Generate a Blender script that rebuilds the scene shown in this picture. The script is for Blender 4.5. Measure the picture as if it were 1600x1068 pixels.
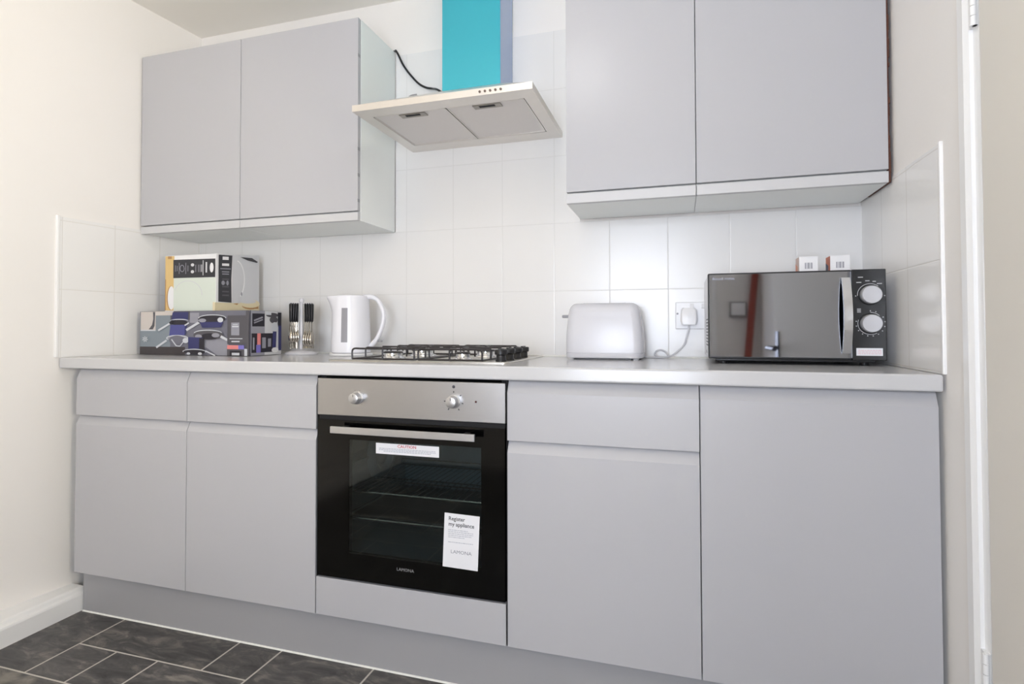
import bpy, bmesh, math, random
from mathutils import Vector, Matrix
random.seed(7)
for o in list(bpy.data.objects): bpy.data.objects.remove(o)
SC = bpy.context.scene
COL = SC.collection
PI = math.pi

# ------------------------------------------------------------------ camera
YAW, PITCH, ROLL = 0.3216, 0.0229, -0.0010
cam_d = bpy.data.cameras.new('camera'); cam = bpy.data.objects.new('camera', cam_d); COL.objects.link(cam)
cy, sy, cp, sp = math.cos(YAW), math.sin(YAW), math.cos(PITCH), math.sin(PITCH)
rgt = Vector((cy, sy, 0)); fwd = Vector((-sy * cp, cy * cp, sp)); upv = rgt.cross(fwd)
r2 = rgt * math.cos(ROLL) + upv * math.sin(ROLL); u2 = upv * math.cos(ROLL) - rgt * math.sin(ROLL)
M = Matrix((r2, u2, -fwd)).transposed().to_4x4(); M.translation = Vector((1.0534, -1.5916, 1.0134))
cam.matrix_world = M
cam_d.sensor_width = 36; cam_d.lens = 938.52 / 1600 * 36
cam_d.shift_x = 50.95 / 1600; cam_d.shift_y = -42.37 / 1600
cam_d.clip_start = 0.02
SC.camera = cam

# ------------------------------------------------------------------ world, lights, exposure
SC.view_settings.view_transform = 'Standard'; SC.view_settings.look = 'None'
SC.view_settings.gamma = 1.0; SC.view_settings.use_curve_mapping = False
SC.view_settings.exposure = 0.36
W = bpy.data.worlds.new('sky'); SC.world = W; W.use_nodes = True
W.node_tree.nodes['Background'].inputs[0].default_value = (0.80, 0.90, 1.0, 1)
W.node_tree.nodes['Background'].inputs[1].default_value = 0.6

def area(name, loc, rot, sx, sz, e, col):
    l = bpy.data.lights.new(name, 'AREA'); l.shape = 'RECTANGLE'; l.size = sx; l.size_y = sz
    l.energy = e; l.color = col
    o = bpy.data.objects.new(name, l); COL.objects.link(o); o.location = loc; o.rotation_euler = rot
    return o
area('side_window_daylight', (2.14, -1.56, 1.10), (math.radians(128), 0, PI / 2), 0.84, 1.30, 116, (1.0, 0.89, 0.72))
area('rear_window_daylight', (0.74, -2.90, 1.20), (math.radians(112), 0, 0), 0.90, 1.45, 52, (0.84, 0.88, 1.0))
LAMP = (0.655, -0.54, 2.17)
pl = bpy.data.lights.new('ceiling_lamp_light', 'POINT'); pl.energy = 31; pl.color = (0.93, 0.97, 1.0); pl.shadow_soft_size = 0.075
plo = bpy.data.objects.new('ceiling_lamp_light', pl); COL.objects.link(plo); plo.location = LAMP

# ------------------------------------------------------------------ measured dimensions (metres)
XL, X2, X3, X3b, X4, X5 = -1.0009, -0.5010, 0.0, 0.602, 1.0992, 1.5992     # base unit edges
XR, YB = 1.6048, 0.5939
def wl(y): return -1.0658 + 0.0804 * y            # the left wall is not square to the back wall
YW, ZWB, ZW = -0.0164, 0.873, 0.911
YC, ZWC, ZWF, ZWT = 0.2967, 1.4016, 1.4354, 2.1335
ZC = 2.349
YREAR = -2.6

# ------------------------------------------------------------------ materials
def lin(c):
    r = []
    for v in c:
        v = v / 255.0
        r.append(v / 12.92 if v <= 0.04045 else ((v + 0.055) / 1.055) ** 2.4)
    return (r[0], r[1], r[2], 1)
MATS = {}
def mat(name, col, rough=0.5, metal=0.0, noise=0.0, nscale=8, bump=0.0, bscale=200, spec=0.5, coat=0.0, aniso=None, alpha=None, emit=None):
    if name in MATS: return MATS[name]
    m = bpy.data.materials.new(name); m.use_nodes = True; nt = m.node_tree; b = nt.nodes['Principled BSDF']
    c = lin(col)
    b.inputs['Base Color'].default_value = c; b.inputs['Roughness'].default_value = rough
    b.inputs['Metallic'].default_value = metal; b.inputs['Specular IOR Level'].default_value = spec
    b.inputs['Coat Weight'].default_value = coat; b.inputs['Coat Roughness'].default_value = 0.08
    geo = nt.nodes.new('ShaderNodeNewGeometry')
    if noise:
        n = nt.nodes.new('ShaderNodeTexNoise'); n.inputs['Scale'].default_value = nscale; n.inputs['Detail'].default_value = 4
        vec = geo.outputs['Position']
        if aniso:
            mp = nt.nodes.new('ShaderNodeMapping'); mp.inputs['Scale'].default_value = aniso
            nt.links.new(vec, mp.inputs['Vector']); vec = mp.outputs['Vector']
        nt.links.new(vec, n.inputs['Vector'])
        mx = nt.nodes.new('ShaderNodeMix'); mx.data_type = 'RGBA'
        mx.inputs['A'].default_value = tuple(max(0, v * (1 - noise)) for v in c[:3]) + (1,)
        mx.inputs['B'].default_value = tuple(min(1, v * (1 + noise)) for v in c[:3]) + (1,)
        nt.links.new(n.outputs['Fac'], mx.inputs['Factor']); nt.links.new(mx.outputs['Result'], b.inputs['Base Color'])
    if bump:
        n2 = nt.nodes.new('ShaderNodeTexNoise'); n2.inputs['Scale'].default_value = bscale
        nt.links.new(geo.outputs['Position'], n2.inputs['Vector'])
        bp = nt.nodes.new('ShaderNodeBump'); bp.inputs['Strength'].default_value = bump; bp.inputs['Distance'].default_value = 0.002
        nt.links.new(n2.outputs['Fac'], bp.inputs['Height']); nt.links.new(bp.outputs['Normal'], b.inputs['Normal'])
    if emit:
        b.inputs['Emission Color'].default_value = lin(emit[0]); b.inputs['Emission Strength'].default_value = emit[1]
    MATS[name] = m
    return m

def tile_mat(name, axis, off_u, off_z, body, grout):
    """200 x 250 mm glazed wall tiles laid in a plain grid, hairline grout"""
    m = bpy.data.materials.new(name); m.use_nodes = True; nt = m.node_tree; b = nt.nodes['Principled BSDF']
    L = nt.links.new; N = nt.nodes.new
    geo = N('ShaderNodeNewGeometry'); sep = N('ShaderNodeSeparateXYZ'); L(geo.outputs['Position'], sep.inputs[0])
    def line(src, off, step, w):
        a = N('ShaderNodeMath'); a.operation = 'SUBTRACT'; L(src, a.inputs[0]); a.inputs[1].default_value = off
        p = N('ShaderNodeMath'); p.operation = 'PINGPONG'; L(a.outputs[0], p.inputs[0]); p.inputs[1].default_value = step / 2
        r = N('ShaderNodeMapRange'); L(p.outputs[0], r.inputs['Value'])
        r.inputs['From Min'].default_value = 0; r.inputs['From Max'].default_value = w
        r.inputs['To Min'].default_value = 0; r.inputs['To Max'].default_value = 1
        return r.outputs[0]
    u = line(sep.outputs[axis], off_u, 0.2, 0.0022); v = line(sep.outputs['Z'], off_z, 0.25, 0.0022)
    mn = N('ShaderNodeMath'); mn.operation = 'MINIMUM'; L(u, mn.inputs[0]); L(v, mn.inputs[1])
    mx = N('ShaderNodeMix'); mx.data_type = 'RGBA'; mx.inputs['A'].default_value = lin(grout); mx.inputs['B'].default_value = lin(body)
    L(mn.outputs[0], mx.inputs['Factor']); L(mx.outputs['Result'], b.inputs['Base Color'])
    n2 = N('ShaderNodeTexNoise'); n2.inputs['Scale'].default_value = 9; L(geo.outputs['Position'], n2.inputs['Vector'])
    ad = N('ShaderNodeMath'); ad.operation = 'MULTIPLY_ADD'; L(n2.outputs['Fac'], ad.inputs[0]); ad.inputs[1].default_value = 0.35; L(mn.outputs[0], ad.inputs[2])
    bp = N('ShaderNodeBump'); bp.inputs['Strength'].default_value = 0.18; bp.inputs['Distance'].default_value = 0.002
    L(ad.outputs[0], bp.inputs['Height']); L(bp.outputs['Normal'], b.inputs['Normal'])
    b.inputs['Roughness'].default_value = 0.22
    MATS[name] = m
    return m

wall_m = mat('wall_paint', (240, 237, 234), 0.75, noise=0.012, nscale=3, bump=0.04, bscale=120)
ceil_m = mat('ceiling_paint', (242, 238, 232), 0.85, bump=0.03, bscale=90)
trim_m = mat('white_gloss_paint', (244, 244, 244), 0.28, bump=0.03, bscale=60)
door_leaf_m = mat('beige_door_paint', (238, 234, 226), 0.7, noise=0.01, nscale=4, bump=0.05, bscale=50)
top_m = mat('white_laminate', (205, 205, 207), 0.17, noise=0.008, nscale=60)
cab_m = mat('grey_gloss_door', (187, 187, 191), 0.30, noise=0.008, nscale=3, bump=0.01, bscale=6, coat=0.0, spec=0.4)
carc_m = mat('carcass_white', (246, 249, 247), 0.4, noise=0.006, nscale=5)
kick_m = mat('grey_plinth', (166, 166, 169), 0.33, noise=0.01, nscale=6, bump=0.02, bscale=8)
edge_shade_m = mat('chipboard_gap_shade', (96, 62, 50), 0.9, noise=0.35, nscale=120)
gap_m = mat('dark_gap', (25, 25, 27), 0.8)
seal_m = mat('white_sealant', (238, 238, 234), 0.4)
steel_m = mat('brushed_steel', (186, 186, 188), 0.32, 1.0, noise=0.07, nscale=60, aniso=(0.4, 1, 60))
hood_m = mat('hood_steel', (228, 223, 217), 0.38, 0.75, noise=0.03, nscale=30, aniso=(1, 1, 20))
filt_m = mat('filter_mesh', (222, 217, 214), 0.45, 0.6, noise=0.08, nscale=900, bump=0.3, bscale=900)
film_m = mat('teal_film', (60, 182, 200), 0.22, 0.25, noise=0.02, nscale=5, coat=0.6)
film_sheen_m = mat('film_side_sheen', (120, 150, 194), 0.25, 0.25, noise=0.03, nscale=5, coat=0.6)  # same film on the chimney side, its white reflection put into the colour
chrome_m = mat('chrome', (225, 226, 228), 0.14, 1.0)
knob_m = mat('satin_knob', (205, 205, 207), 0.3, 0.85)
blk_m = mat('black_gloss', (4, 4, 4), 0.1, spec=0.35)
blkp_m = mat('black_plastic', (26, 26, 29), 0.38)
enam_m = mat('black_enamel', (46, 42, 44), 0.35)
white_m = mat('white_plastic', (214, 214, 220), 0.25)
whitem_m = mat('white_matt_plastic', (234, 234, 236), 0.45)
grey_m = mat('grey_plastic', (150, 150, 154), 0.4)
kettle_m = mat('kettle_plastic', (240, 240, 246), 0.25)
socket_m = mat('socket_plastic', (238, 238, 240), 0.3)
paper_m = mat('paper_white', (236, 236, 240), 0.6)
red_m = mat('print_red', (205, 110, 118), 0.6)
ink_m = mat('print_black', (70, 70, 76), 0.6)
inkl_m = mat('print_light_grey', (175, 178, 190), 0.6)
logo_m = mat('print_silver', (150, 150, 152), 0.4)
cav_m = mat('oven_cavity_enamel', (98, 108, 112), 0.3, noise=0.05, nscale=10)
wire_m = mat('wire_chrome', (190, 190, 190), 0.25, 1.0)
mirror_m = mat('microwave_mirror_glass', (152, 154, 161), 0.035, 1.0)
mwbody_m = mat('microwave_body', (222, 222, 226), 0.35, 0.1)
brown_m = mat('red_brown_wood', (150, 62, 44), 0.45, noise=0.2, nscale=30, aniso=(8, 8, 1))
globe_m = mat('opal_glass', (255, 240, 215), 0.3, emit=((255, 214, 160), 3.0))

def glass_mat(name, tint, rough=0.02):
    m = bpy.data.materials.new(name); m.use_nodes = True; nt = m.node_tree
    for n in list(nt.nodes): nt.nodes.remove(n)
    out = nt.nodes.new('ShaderNodeOutputMaterial'); mx = nt.nodes.new('ShaderNodeMixShader')
    tr = nt.nodes.new('ShaderNodeBsdfTransparent'); gl = nt.nodes.new('ShaderNodeBsdfGlossy'); fr = nt.nodes.new('ShaderNodeFresnel')
    fr.inputs['IOR'].default_value = 1.45
    tr.inputs[0].default_value = tint; gl.inputs['Roughness'].default_value = rough; gl.inputs['Color'].default_value = (1, 1, 1, 1)
    nt.links.new(fr.outputs[0], mx.inputs[0]); nt.links.new(tr.outputs[0], mx.inputs[1]); nt.links.new(gl.outputs[0], mx.inputs[2])
    nt.links.new(mx.outputs[0], out.inputs[0]); MATS[name] = m
    return m
ovglass_m = glass_mat('tinted_oven_glass', (0.68, 0.74, 0.75, 1))
pane_m = glass_mat('window_glass', (0.97, 0.98, 0.98, 1))

def slate_mat():
    m = bpy.data.materials.new('slate_tile'); m.use_nodes = True; nt = m.node_tree; b = nt.nodes['Principled BSDF']
    L = nt.links.new; N = nt.nodes.new
    geo = N('ShaderNodeNewGeometry')
    # every tile is an island: shift the pattern and the tone by its random value
    add = N('ShaderNodeVectorMath'); add.operation = 'MULTIPLY_ADD'
    L(geo.outputs['Random Per Island'], add.inputs[0]); add.inputs[1].default_value = (7, 11, 3); L(geo.outputs['Position'], add.inputs[2])
    mp = N('ShaderNodeMapping'); mp.inputs['Scale'].default_value = (1, 2.4, 1); mp.inputs['Rotation'].default_value = (0, 0, 0.6)
    L(add.outputs[0], mp.inputs['Vector'])
    n1 = N('ShaderNodeTexNoise'); n1.inputs['Scale'].default_value = 9; n1.inputs['Detail'].default_value = 9; n1.inputs['Roughness'].default_value = 0.68; n1.inputs['Distortion'].default_value = 0.8
    L(mp.outputs[0], n1.inputs['Vector'])
    cr = N('ShaderNodeValToRGB'); L(n1.outputs['Fac'], cr.inputs[0])
    e = cr.color_ramp.elements; e[0].position = 0.30; e[0].color = lin((48, 47, 47)); e[1].position = 0.76; e[1].color = lin((146, 140, 132))
    k = cr.color_ramp.elements.new(0.52); k.color = lin((84, 82, 81))
    hs = N('ShaderNodeHueSaturation'); L(cr.outputs[0], hs.inputs['Color'])
    mr = N('ShaderNodeMapRange'); L(geo.outputs['Random Per Island'], mr.inputs['Value']); mr.inputs['To Min'].default_value = 0.75; mr.inputs['To Max'].default_value = 1.2
    L(mr.outputs[0], hs.inputs['Value'])
    n2 = N('ShaderNodeTexNoise'); n2.inputs['Scale'].default_value = 5; n2.inputs['Detail'].default_value = 6; L(add.outputs[0], n2.inputs['Vector'])
    c2 = N('ShaderNodeValToRGB'); L(n2.outputs['Fac'], c2.inputs[0]); c2.color_ramp.elements[0].position = 0.64; c2.color_ramp.elements[1].position = 0.72
    c2.color_ramp.elements[1].color = (0.6, 0.6, 0.6, 1)
    mx = N('ShaderNodeMix'); mx.data_type = 'RGBA'; L(c2.outputs[0], mx.inputs['Factor']); L(hs.outputs[0], mx.inputs['A']); mx.inputs['B'].default_value = lin((160, 154, 142))
    L(mx.outputs['Result'], b.inputs['Base Color'])
    bp = N('ShaderNodeBump'); bp.inputs['Strength'].default_value = 0.25; bp.inputs['Distance'].default_value = 0.003
    L(n1.outputs['Fac'], bp.inputs['Height']); L(bp.outputs[0], b.inputs['Normal'])
    b.inputs['Roughness'].default_value = 0.42
    return m
slate_m = slate_mat()
grout_m = mat('floor_grout', (208, 204, 196), 0.7, noise=0.04, nscale=40)

# ------------------------------------------------------------------ mesh helpers
class MB:
    """collects shapes of one mesh; world or thing-local coordinates"""
    def __init__(s): s.v = []; s.f = []; s.mi = []; s.sm = []
    def add(s, vs, fs, mi=0, smooth=False):
        n = len(s.v); s.v += [tuple(v) for v in vs]
        for f in fs: s.f.append([i + n for i in f]); s.mi.append(mi); s.sm.append(smooth)
        return s
    def box(s, x0, x1, y0, y1, z0, z1, mi=0):
        vs = [(x, y, z) for x in (x0, x1) for y in (y0, y1) for z in (z0, z1)]
        return s.add(vs, [(0, 1, 3, 2), (4, 6, 7, 5), (0, 4, 5, 1), (2, 3, 7, 6), (0, 2, 6, 4), (1, 5, 7, 3)], mi)
    def prism(s, prof, a, b, axis='x', mi=0, smooth=False):
        """profile points extruded from a to b: axis x -> (y,z), y -> (x,z), z -> (x,y)"""
        def P(p, t): return (t, p[0], p[1]) if axis == 'x' else ((p[0], t, p[1]) if axis == 'y' else (p[0], p[1], t))
        n = len(prof); vs = [P(p, a) for p in prof] + [P(p, b) for p in prof]
        s.add(vs, [[i, (i + 1) % n, n + (i + 1) % n, n + i] for i in range(n)], mi, smooth)
        return s.add(vs, [list(range(n))[::-1], list(range(n, 2 * n))], mi)
    def loft(s, rings, mi=0, smooth=True, cap=True):
        n = len(rings[0]); vs = [p for r in rings for p in r]; fs = []
        for k in range(len(rings) - 1):
            for i in range(n): fs.append((k * n + i, k * n + (i + 1) % n, (k + 1) * n + (i + 1) % n, (k + 1) * n + i))
        s.add(vs, fs, mi, smooth)
        if cap: s.add(rings[0], [list(range(n))[::-1]], mi); s.add(rings[-1], [list(range(n))], mi)
        return s
    def rev(s, prof, c=(0, 0, 0), axis='z', n=32, mi=0, smooth=True):
        """turned shape: prof of (radius, height)"""
        rings = []
        for r, h in prof:
            ring = []
            for i in range(n):
                a = 2 * PI * i / n; u, w = r * math.cos(a), r * math.sin(a)
                p = (u, w, h) if axis == 'z' else ((u, h, w) if axis == 'y' else (h, u, w))
                ring.append((p[0] + c[0], p[1] + c[1], p[2] + c[2]))
            rings.append(ring)
        return s.loft(rings, mi, smooth)
    def tube(s, pts, r, n=8, mi=0, closed=False):
        pts = [Vector(p) for p in pts]; rings = []; m = len(pts); prev = None
        for i, p in enumerate(pts):
            t = (pts[(i + 1) % m] - pts[i - 1]) if closed else (pts[min(i + 1, m - 1)] - pts[max(i - 1, 0)])
            t.normalize()
            if prev is None: ref = Vector((0, 0, 1)) if abs(t.z) < 0.9 else Vector((1, 0, 0)); u = t.cross(ref).normalized()
            else: u = (prev - t * prev.dot(t)).normalized()
            prev = u; w = t.cross(u)
            rr = r[i] if isinstance(r, (list, tuple)) else r
            rings.append([p + u * rr * math.cos(2 * PI * k / n) + w * rr * math.sin(2 * PI * k / n) for k in range(n)])
        if closed: rings.append(rings[0])
        return s.loft(rings, mi, True, not closed)
    def poly(s, pts, mi=0): return s.add(pts, [list(range(len(pts)))], mi)

def smooth_path(pts, k=8):
    """Catmull-Rom through the points"""
    P = [Vector(p) for p in pts]; P = [P[0] * 2 - P[1]] + P + [P[-1] * 2 - P[-2]]; out = []
    for i in range(1, len(P) - 2):
        for j in range(k):
            t = j / k
            out.append(0.5 * ((2 * P[i]) + (P[i + 1] - P[i - 1]) * t + (2 * P[i - 1] - 5 * P[i] + 4 * P[i + 1] - P[i + 2]) * t * t + (3 * P[i] - P[i - 1] - 3 * P[i + 1] + P[i + 2]) * t ** 3))
    out.append(P[-2]); return out

def rrect(x0, x1, y0, y1, r, z, n=6):
    out = []
    for cx, cyy, a0 in ((x1 - r, y1 - r, 0), (x0 + r, y1 - r, PI / 2), (x0 + r, y0 + r, PI), (x1 - r, y0 + r, 1.5 * PI)):
        for i in range(n + 1):
            a = a0 + PI / 2 * i / n; out.append((cx + r * math.cos(a), cyy + r * math.sin(a), z))
    return out

ORG = {}
def obj(name, mb, mats, parent=None, bevel=0, seg=2, local=False, smooth=False, label=None):
    me = bpy.data.meshes.new(name)
    org = Vector((0, 0, 0)) if (local or parent is None) else ORG[parent.name]
    me.from_pydata([tuple(Vector(v) - org) for v in mb.v], [], mb.f)
    mats = mats if isinstance(mats, (list, tuple)) else [mats]
    for m in mats: me.materials.append(m)
    me.update()
    for p, mi, sm in zip(me.polygons, mb.mi, mb.sm): p.material_index = mi; p.use_smooth = sm or smooth
    bm = bmesh.new(); bm.from_mesh(me); bmesh.ops.remove_doubles(bm, verts=bm.verts, dist=1e-6)
    if not mb.__dict__.get('flat'): bmesh.ops.recalc_face_normals(bm, faces=bm.faces)
    bm.to_mesh(me); bm.free()
    if any(mb.sm): me.set_sharp_from_angle(angle=math.radians(38))
    o = bpy.data.objects.new(name, me); COL.objects.link(o)
    if parent is not None: o.parent = parent
    ORG[o.name] = org if parent is not None else Vector((0, 0, 0))
    if bevel:
        b = o.modifiers.new('bevel', 'BEVEL'); b.width = bevel; b.segments = seg; b.limit_method = 'ANGLE'; b.angle_limit = 0.6
        b.harden_normals = False
    if label: o['label'] = label
    return o
def thing(name, label, cat, loc=(0, 0, 0), rz=0, group=None):
    o = bpy.data.objects.new(name, None); COL.objects.link(o); o.location = loc; o.rotation_euler = (0, 0, rz)
    o.empty_display_size = 0.05
    ORG[o.name] = Vector(loc); return tag(o, label, cat, group)
def tag(o, label, cat, group=None):
    o['label'] = label; o['category'] = cat
    if group: o['group'] = group
    return o
def struct(name, mb, m, label=None, bevel=0, **k):
    o = obj(name, mb, m, bevel=bevel, **k); o['kind'] = 'structure'
    if label: o['label'] = label
    return o
def copy_tree(o, parent=None):
    c = o.copy(); COL.objects.link(c)
    if parent: c.parent = parent
    for ch in list(o.children): copy_tree(ch, c)
    return c
def text_mb(body, size, x, y, z, align='CENTER', rot=0.0, face='front', bold=0.0, sx=1.0):
    """lettering as a mesh in the plane facing -y; x, z of its anchor"""
    cu = bpy.data.curves.new('t', 'FONT'); cu.body = body; cu.size = size; cu.align_x = align; cu.align_y = 'CENTER'; cu.offset = bold; cu.resolution_u = 2
    to = bpy.data.objects.new('t', cu); me = bpy.data.meshes.new_from_object(to)
    mb = MB(); mb.flat = True; vs = []
    for v in me.vertices:
        a, b2 = v.co.x * sx, v.co.y
        vs.append((x + a * math.cos(rot) - b2 * math.sin(rot), y, z + a * math.sin(rot) + b2 * math.cos(rot)))
    mb.add(vs, [list(p.vertices) for p in me.polygons])
    bpy.data.objects.remove(to); bpy.data.curves.remove(cu); bpy.data.meshes.remove(me)
    return mb

# ================================================================== SETTING
# floor: grout bed with separate rectangular slate-look tiles
struct('floor', MB().box(-1.35, 2.6, YREAR - 0.1, 0.7, -0.05, 0.0), grout_m)
tiles = MB(); g = 0.0030
rects = [(-1.3, -0.79, -0.313, 0.05), (-0.79, -0.303, -0.14, 0.05), (-0.303, -0.142, -0.14, 0.05), (-0.142, 0.181, -0.313, 0.05),
         (-0.79, -0.63, -0.313, -0.14), (-0.63, -0.465, -0.313, -0.14), (-0.465, -0.142, -0.485, -0.14), (0.181, 0.67, -0.14, 0.05),
         (0.67, 0.83, -0.14, 0.05), (0.83, 1.15, -0.313, 0.05), (1.15, 1.62, -0.14, 0.05), (0.181, 0.342, -0.313, -0.14),
         (0.342, 0.505, -0.313, -0.14), (0.505, 0.83, -0.485, -0.14), (1.15, 1.31, -0.313, -0.14), (1.31, 1.62, -0.485, -0.14),
         (-1.3, -0.95, -0.657, -0.313), (-0.95, -0.465, -0.485, -0.313), (-0.142, 0.342, -0.485, -0.313), (0.342, 0.505, -0.485, -0.313), (0.83, 1.31, -0.485, -0.313)]
y = -0.485; k = 0
for x0, x1 in ((-0.95, -0.63), (-0.63, -0.142), (-0.142, 0.181), (0.181, 0.67), (0.67, 0.83), (0.83, 1.15), (1.15, 1.62)): rects.append((x0, x1, -0.657, y))
y = -0.657
while y > YREAR:
    x = -1.3; w = [0.325, 0.487, 0.162, 0.325, 0.487, 0.325, 0.162, 0.325, 0.325, 0.162]
    i = k
    while x < 2.5: ww = w[i % 10]; rects.append((x, x + ww, y - 0.172, y)); x += ww; i += 3
    y -= 0.172; k += 1
for x0, x1, y0, y1 in rects:
    tiles.add([(x0 + g, y0 + g, 0.0008), (x1 - g, y0 + g, 0.0008), (x1 - g, y1 - g, 0.0008), (x0 + g, y1 - g, 0.0008)], [(0, 1, 2, 3)])
o = struct('floor_tiles', tiles, slate_m); o.name = 'floor.001'

struct('ceiling', MB().box(-1.35, 2.6, YREAR - 0.1, 0.75, ZC, ZC + 0.05), ceil_m)
# left wall, slightly out of square
struct('wall_left', MB().prism([(wl(0.75) - 0.006, 0.75), (wl(YREAR - 0.1) - 0.006, YREAR - 0.1), (wl(YREAR - 0.1) - 0.15, YREAR - 0.1), (wl(0.75) - 0.15, 0.75)], -0.02, ZC + 0.02, 'z'), wall_m)
struct('wall_back', MB().box(-1.2, 1.75, YB + 0.006, YB + 0.12, -0.02, ZC + 0.02), wall_m)
# right wall with the doorway beside the kitchen run
RW = XR + 0.004
rw = MB().box(RW, RW + 0.1, -0.165, YB + 0.02, -0.02, ZC + 0.02)
WY0, WY1, WZ0, WZ1 = -1.98, -1.14, 0.85, 2.12
rw.box(RW, RW + 0.1, YREAR - 0.1, WY0, -0.02, ZC + 0.02).box(RW, RW + 0.1, WY1, -1.02, -0.02, ZC + 0.02)
rw.box(RW, RW + 0.1, WY0, WY1, -0.02, WZ0).box(RW, RW + 0.1, WY0, WY1, WZ1, ZC + 0.02); rw.box(RW, RW + 0.1, -1.02, -0.165, 2.06, ZC + 0.02)
struct('wall_right', rw, wall_m)
struct('wall_hall_light_stop', MB().box(2.45, 2.55, -1.15, 0.7, -0.02, ZC + 0.02).box(RW + 0.1, 2.45, 0.6, 0.7, -0.02, ZC + 0.02).box(RW + 0.1, 2.45, -1.13, -1.05, -0.02, ZC + 0.02), wall_m)  # unseen hall walls, added to stop sky light behind the doorway
VX0, VX1, VZ0, VZ1 = 0.28, 1.20, 0.55, 2.12
struct('wall_rear', MB().box(-1.4, VX0, YREAR - 0.1, YREAR, -0.02, ZC + 0.02).box(VX1, 2.55, YREAR - 0.1, YREAR, -0.02, ZC + 0.02).box(VX0, VX1, YREAR - 0.1, YREAR, -0.02, VZ0).box(VX0, VX1, YREAR - 0.1, YREAR, VZ1, ZC + 0.02), wall_m)
wf = MB()
for a, b_, c_, d_ in ((VX0, VX1, VZ0, VZ0 + 0.05), (VX0, VX1, VZ1 - 0.05, VZ1), (VX0, VX0 + 0.05, VZ0, VZ1), (VX1 - 0.05, VX1, VZ0, VZ1)):
    wf.box(a, b_, YREAR - 0.07, YREAR - 0.03, c_, d_)
win2 = struct('window_2', wf, trim_m, bevel=0.004)
obj('pane', MB().box(VX0 + 0.04, VX1 - 0.04, YREAR - 0.052, YREAR - 0.048, VZ0 + 0.04, VZ1 - 0.04), pane_m, win2)
obj('window_sill', MB().box(VX0 - 0.02, VX1 + 0.02, YREAR - 0.03, YREAR + 0.04, VZ0 - 0.03, VZ0), trim_m, win2, bevel=0.004)
wf = MB()
for a, b_, c_, d_ in ((WY0, WY1, WZ0, WZ0 + 0.05), (WY0, WY1, WZ1 - 0.05, WZ1), (WY0, WY0 + 0.05, WZ0, WZ1), (WY1 - 0.05, WY1, WZ0, WZ1), (-1.585, -1.535, WZ0, WZ1)):
    wf.box(RW + 0.03, RW + 0.08, a, b_, c_, d_)
win = struct('window_1', wf, trim_m, bevel=0.004)
obj('pane', MB().box(RW + 0.053, RW + 0.057, WY0 + 0.04, WY1 - 0.04, WZ0 + 0.04, WZ1 - 0.04), pane_m, win)
obj('window_sill', MB().box(RW - 0.03, RW + 0.03, WY0 - 0.02, WY1 + 0.02, WZ0 - 0.03, WZ0), trim_m, win, bevel=0.004)

# tiled splashbacks (6 mm tiles on each wall)
tb = tile_mat('wall_tiles_back', 'X', 0.2175, 1.151, (234, 233, 232), (222, 221, 219))
ts = tile_mat('wall_tiles_side', 'Y', 0.19, 1.157, (240, 239, 238), (224, 221, 216))
tsr = tile_mat('wall_tiles_side_right', 'Y', 0.20, 1.166, (240, 239, 238), (220, 216, 211))
sb = MB().box(-1.03, XR, YB, YB + 0.006, 0.88, 1.4015).box(0.0 - 0.03, 0.712, YB, YB + 0.006, 1.4015, 2.12)
struct('trim_1', sb, tb, 'white tiled splashback along the back wall')
def wlp(y, d): return (wl(y) + d, y)
struct('trim_2', MB().prism([wlp(-0.02, 0.0), wlp(0.6, 0.0), wlp(0.6, -0.007), wlp(-0.02, -0.007)], 0.9115, 1.42, 'z'), ts, 'white tiled return on the left wall')
struct('trim_3', MB().box(XR, XR + 0.005, -0.004, 0.6, 0.9115, 1.425), tsr, 'white tiled return on the right wall')
# plastic tile edge strips, raw red-brown adhesive line behind the right one
struct('trim_4', MB().prism([wlp(-0.02, 0.003), wlp(-0.02, -0.01), wlp(-0.03, -0.01), wlp(-0.03, 0.003)], 0.9115, 1.424, 'z'), trim_m, bevel=0.002, label='white edge strip of the left tiles')
st5 = struct('trim_5', MB().box(XR - 0.003, XR + 0.01, -0.016, -0.007, 0.9115, 1.428), trim_m, bevel=0.002, label='white edge strip of the right tiles')
adh = MB(); z = 0.9115
rnd = random.Random(3)
while z < 1.42:
    h = rnd.uniform(0.02, 0.06); w = rnd.uniform(0.0008, 0.0028) if 0.92 < z < 1.16 else rnd.uniform(0.0004, 0.0014)
    adh.box(XR - 0.0005, XR + 0.002, -0.0065, -0.0065 + w + 0.0012, z, min(z + h, 1.42)); z += h
obj('adhesive_line', adh, mat('old_adhesive', (196, 158, 142), 0.8), st5, label='pinkish brown adhesive line')
# baseboard on the left wall (moulded profile)
def sk(yy): return -0.9975 + 0.0172 * (0.038 - yy)      # face of the board, boxed out from the wall
def bring(yy):
    f = sk(yy); return [(wl(yy) - 0.006, yy, 0.0), (f, yy, 0.0), (f, yy, 0.058), (f - 0.002, yy, 0.064), (f - 0.006, yy, 0.067), (f - 0.008, yy, 0.070), (f - 0.012, yy, 0.078), (f - 0.020, yy, 0.082), (wl(yy) - 0.006, yy, 0.082)]
bb = MB(); bb.loft([bring(YREAR), bring(0.0460)], 0, False)
struct('baseboard_left', bb, trim_m)
struct('trim_6', MB().prism([(0.031, 0.0008), (0.031, 0.0045), (0.0285, 0.0035), (0.0265, 0.0008)], -0.992, XR, 'x'), seal_m, 'white sealant bead along the plinth foot')

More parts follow.
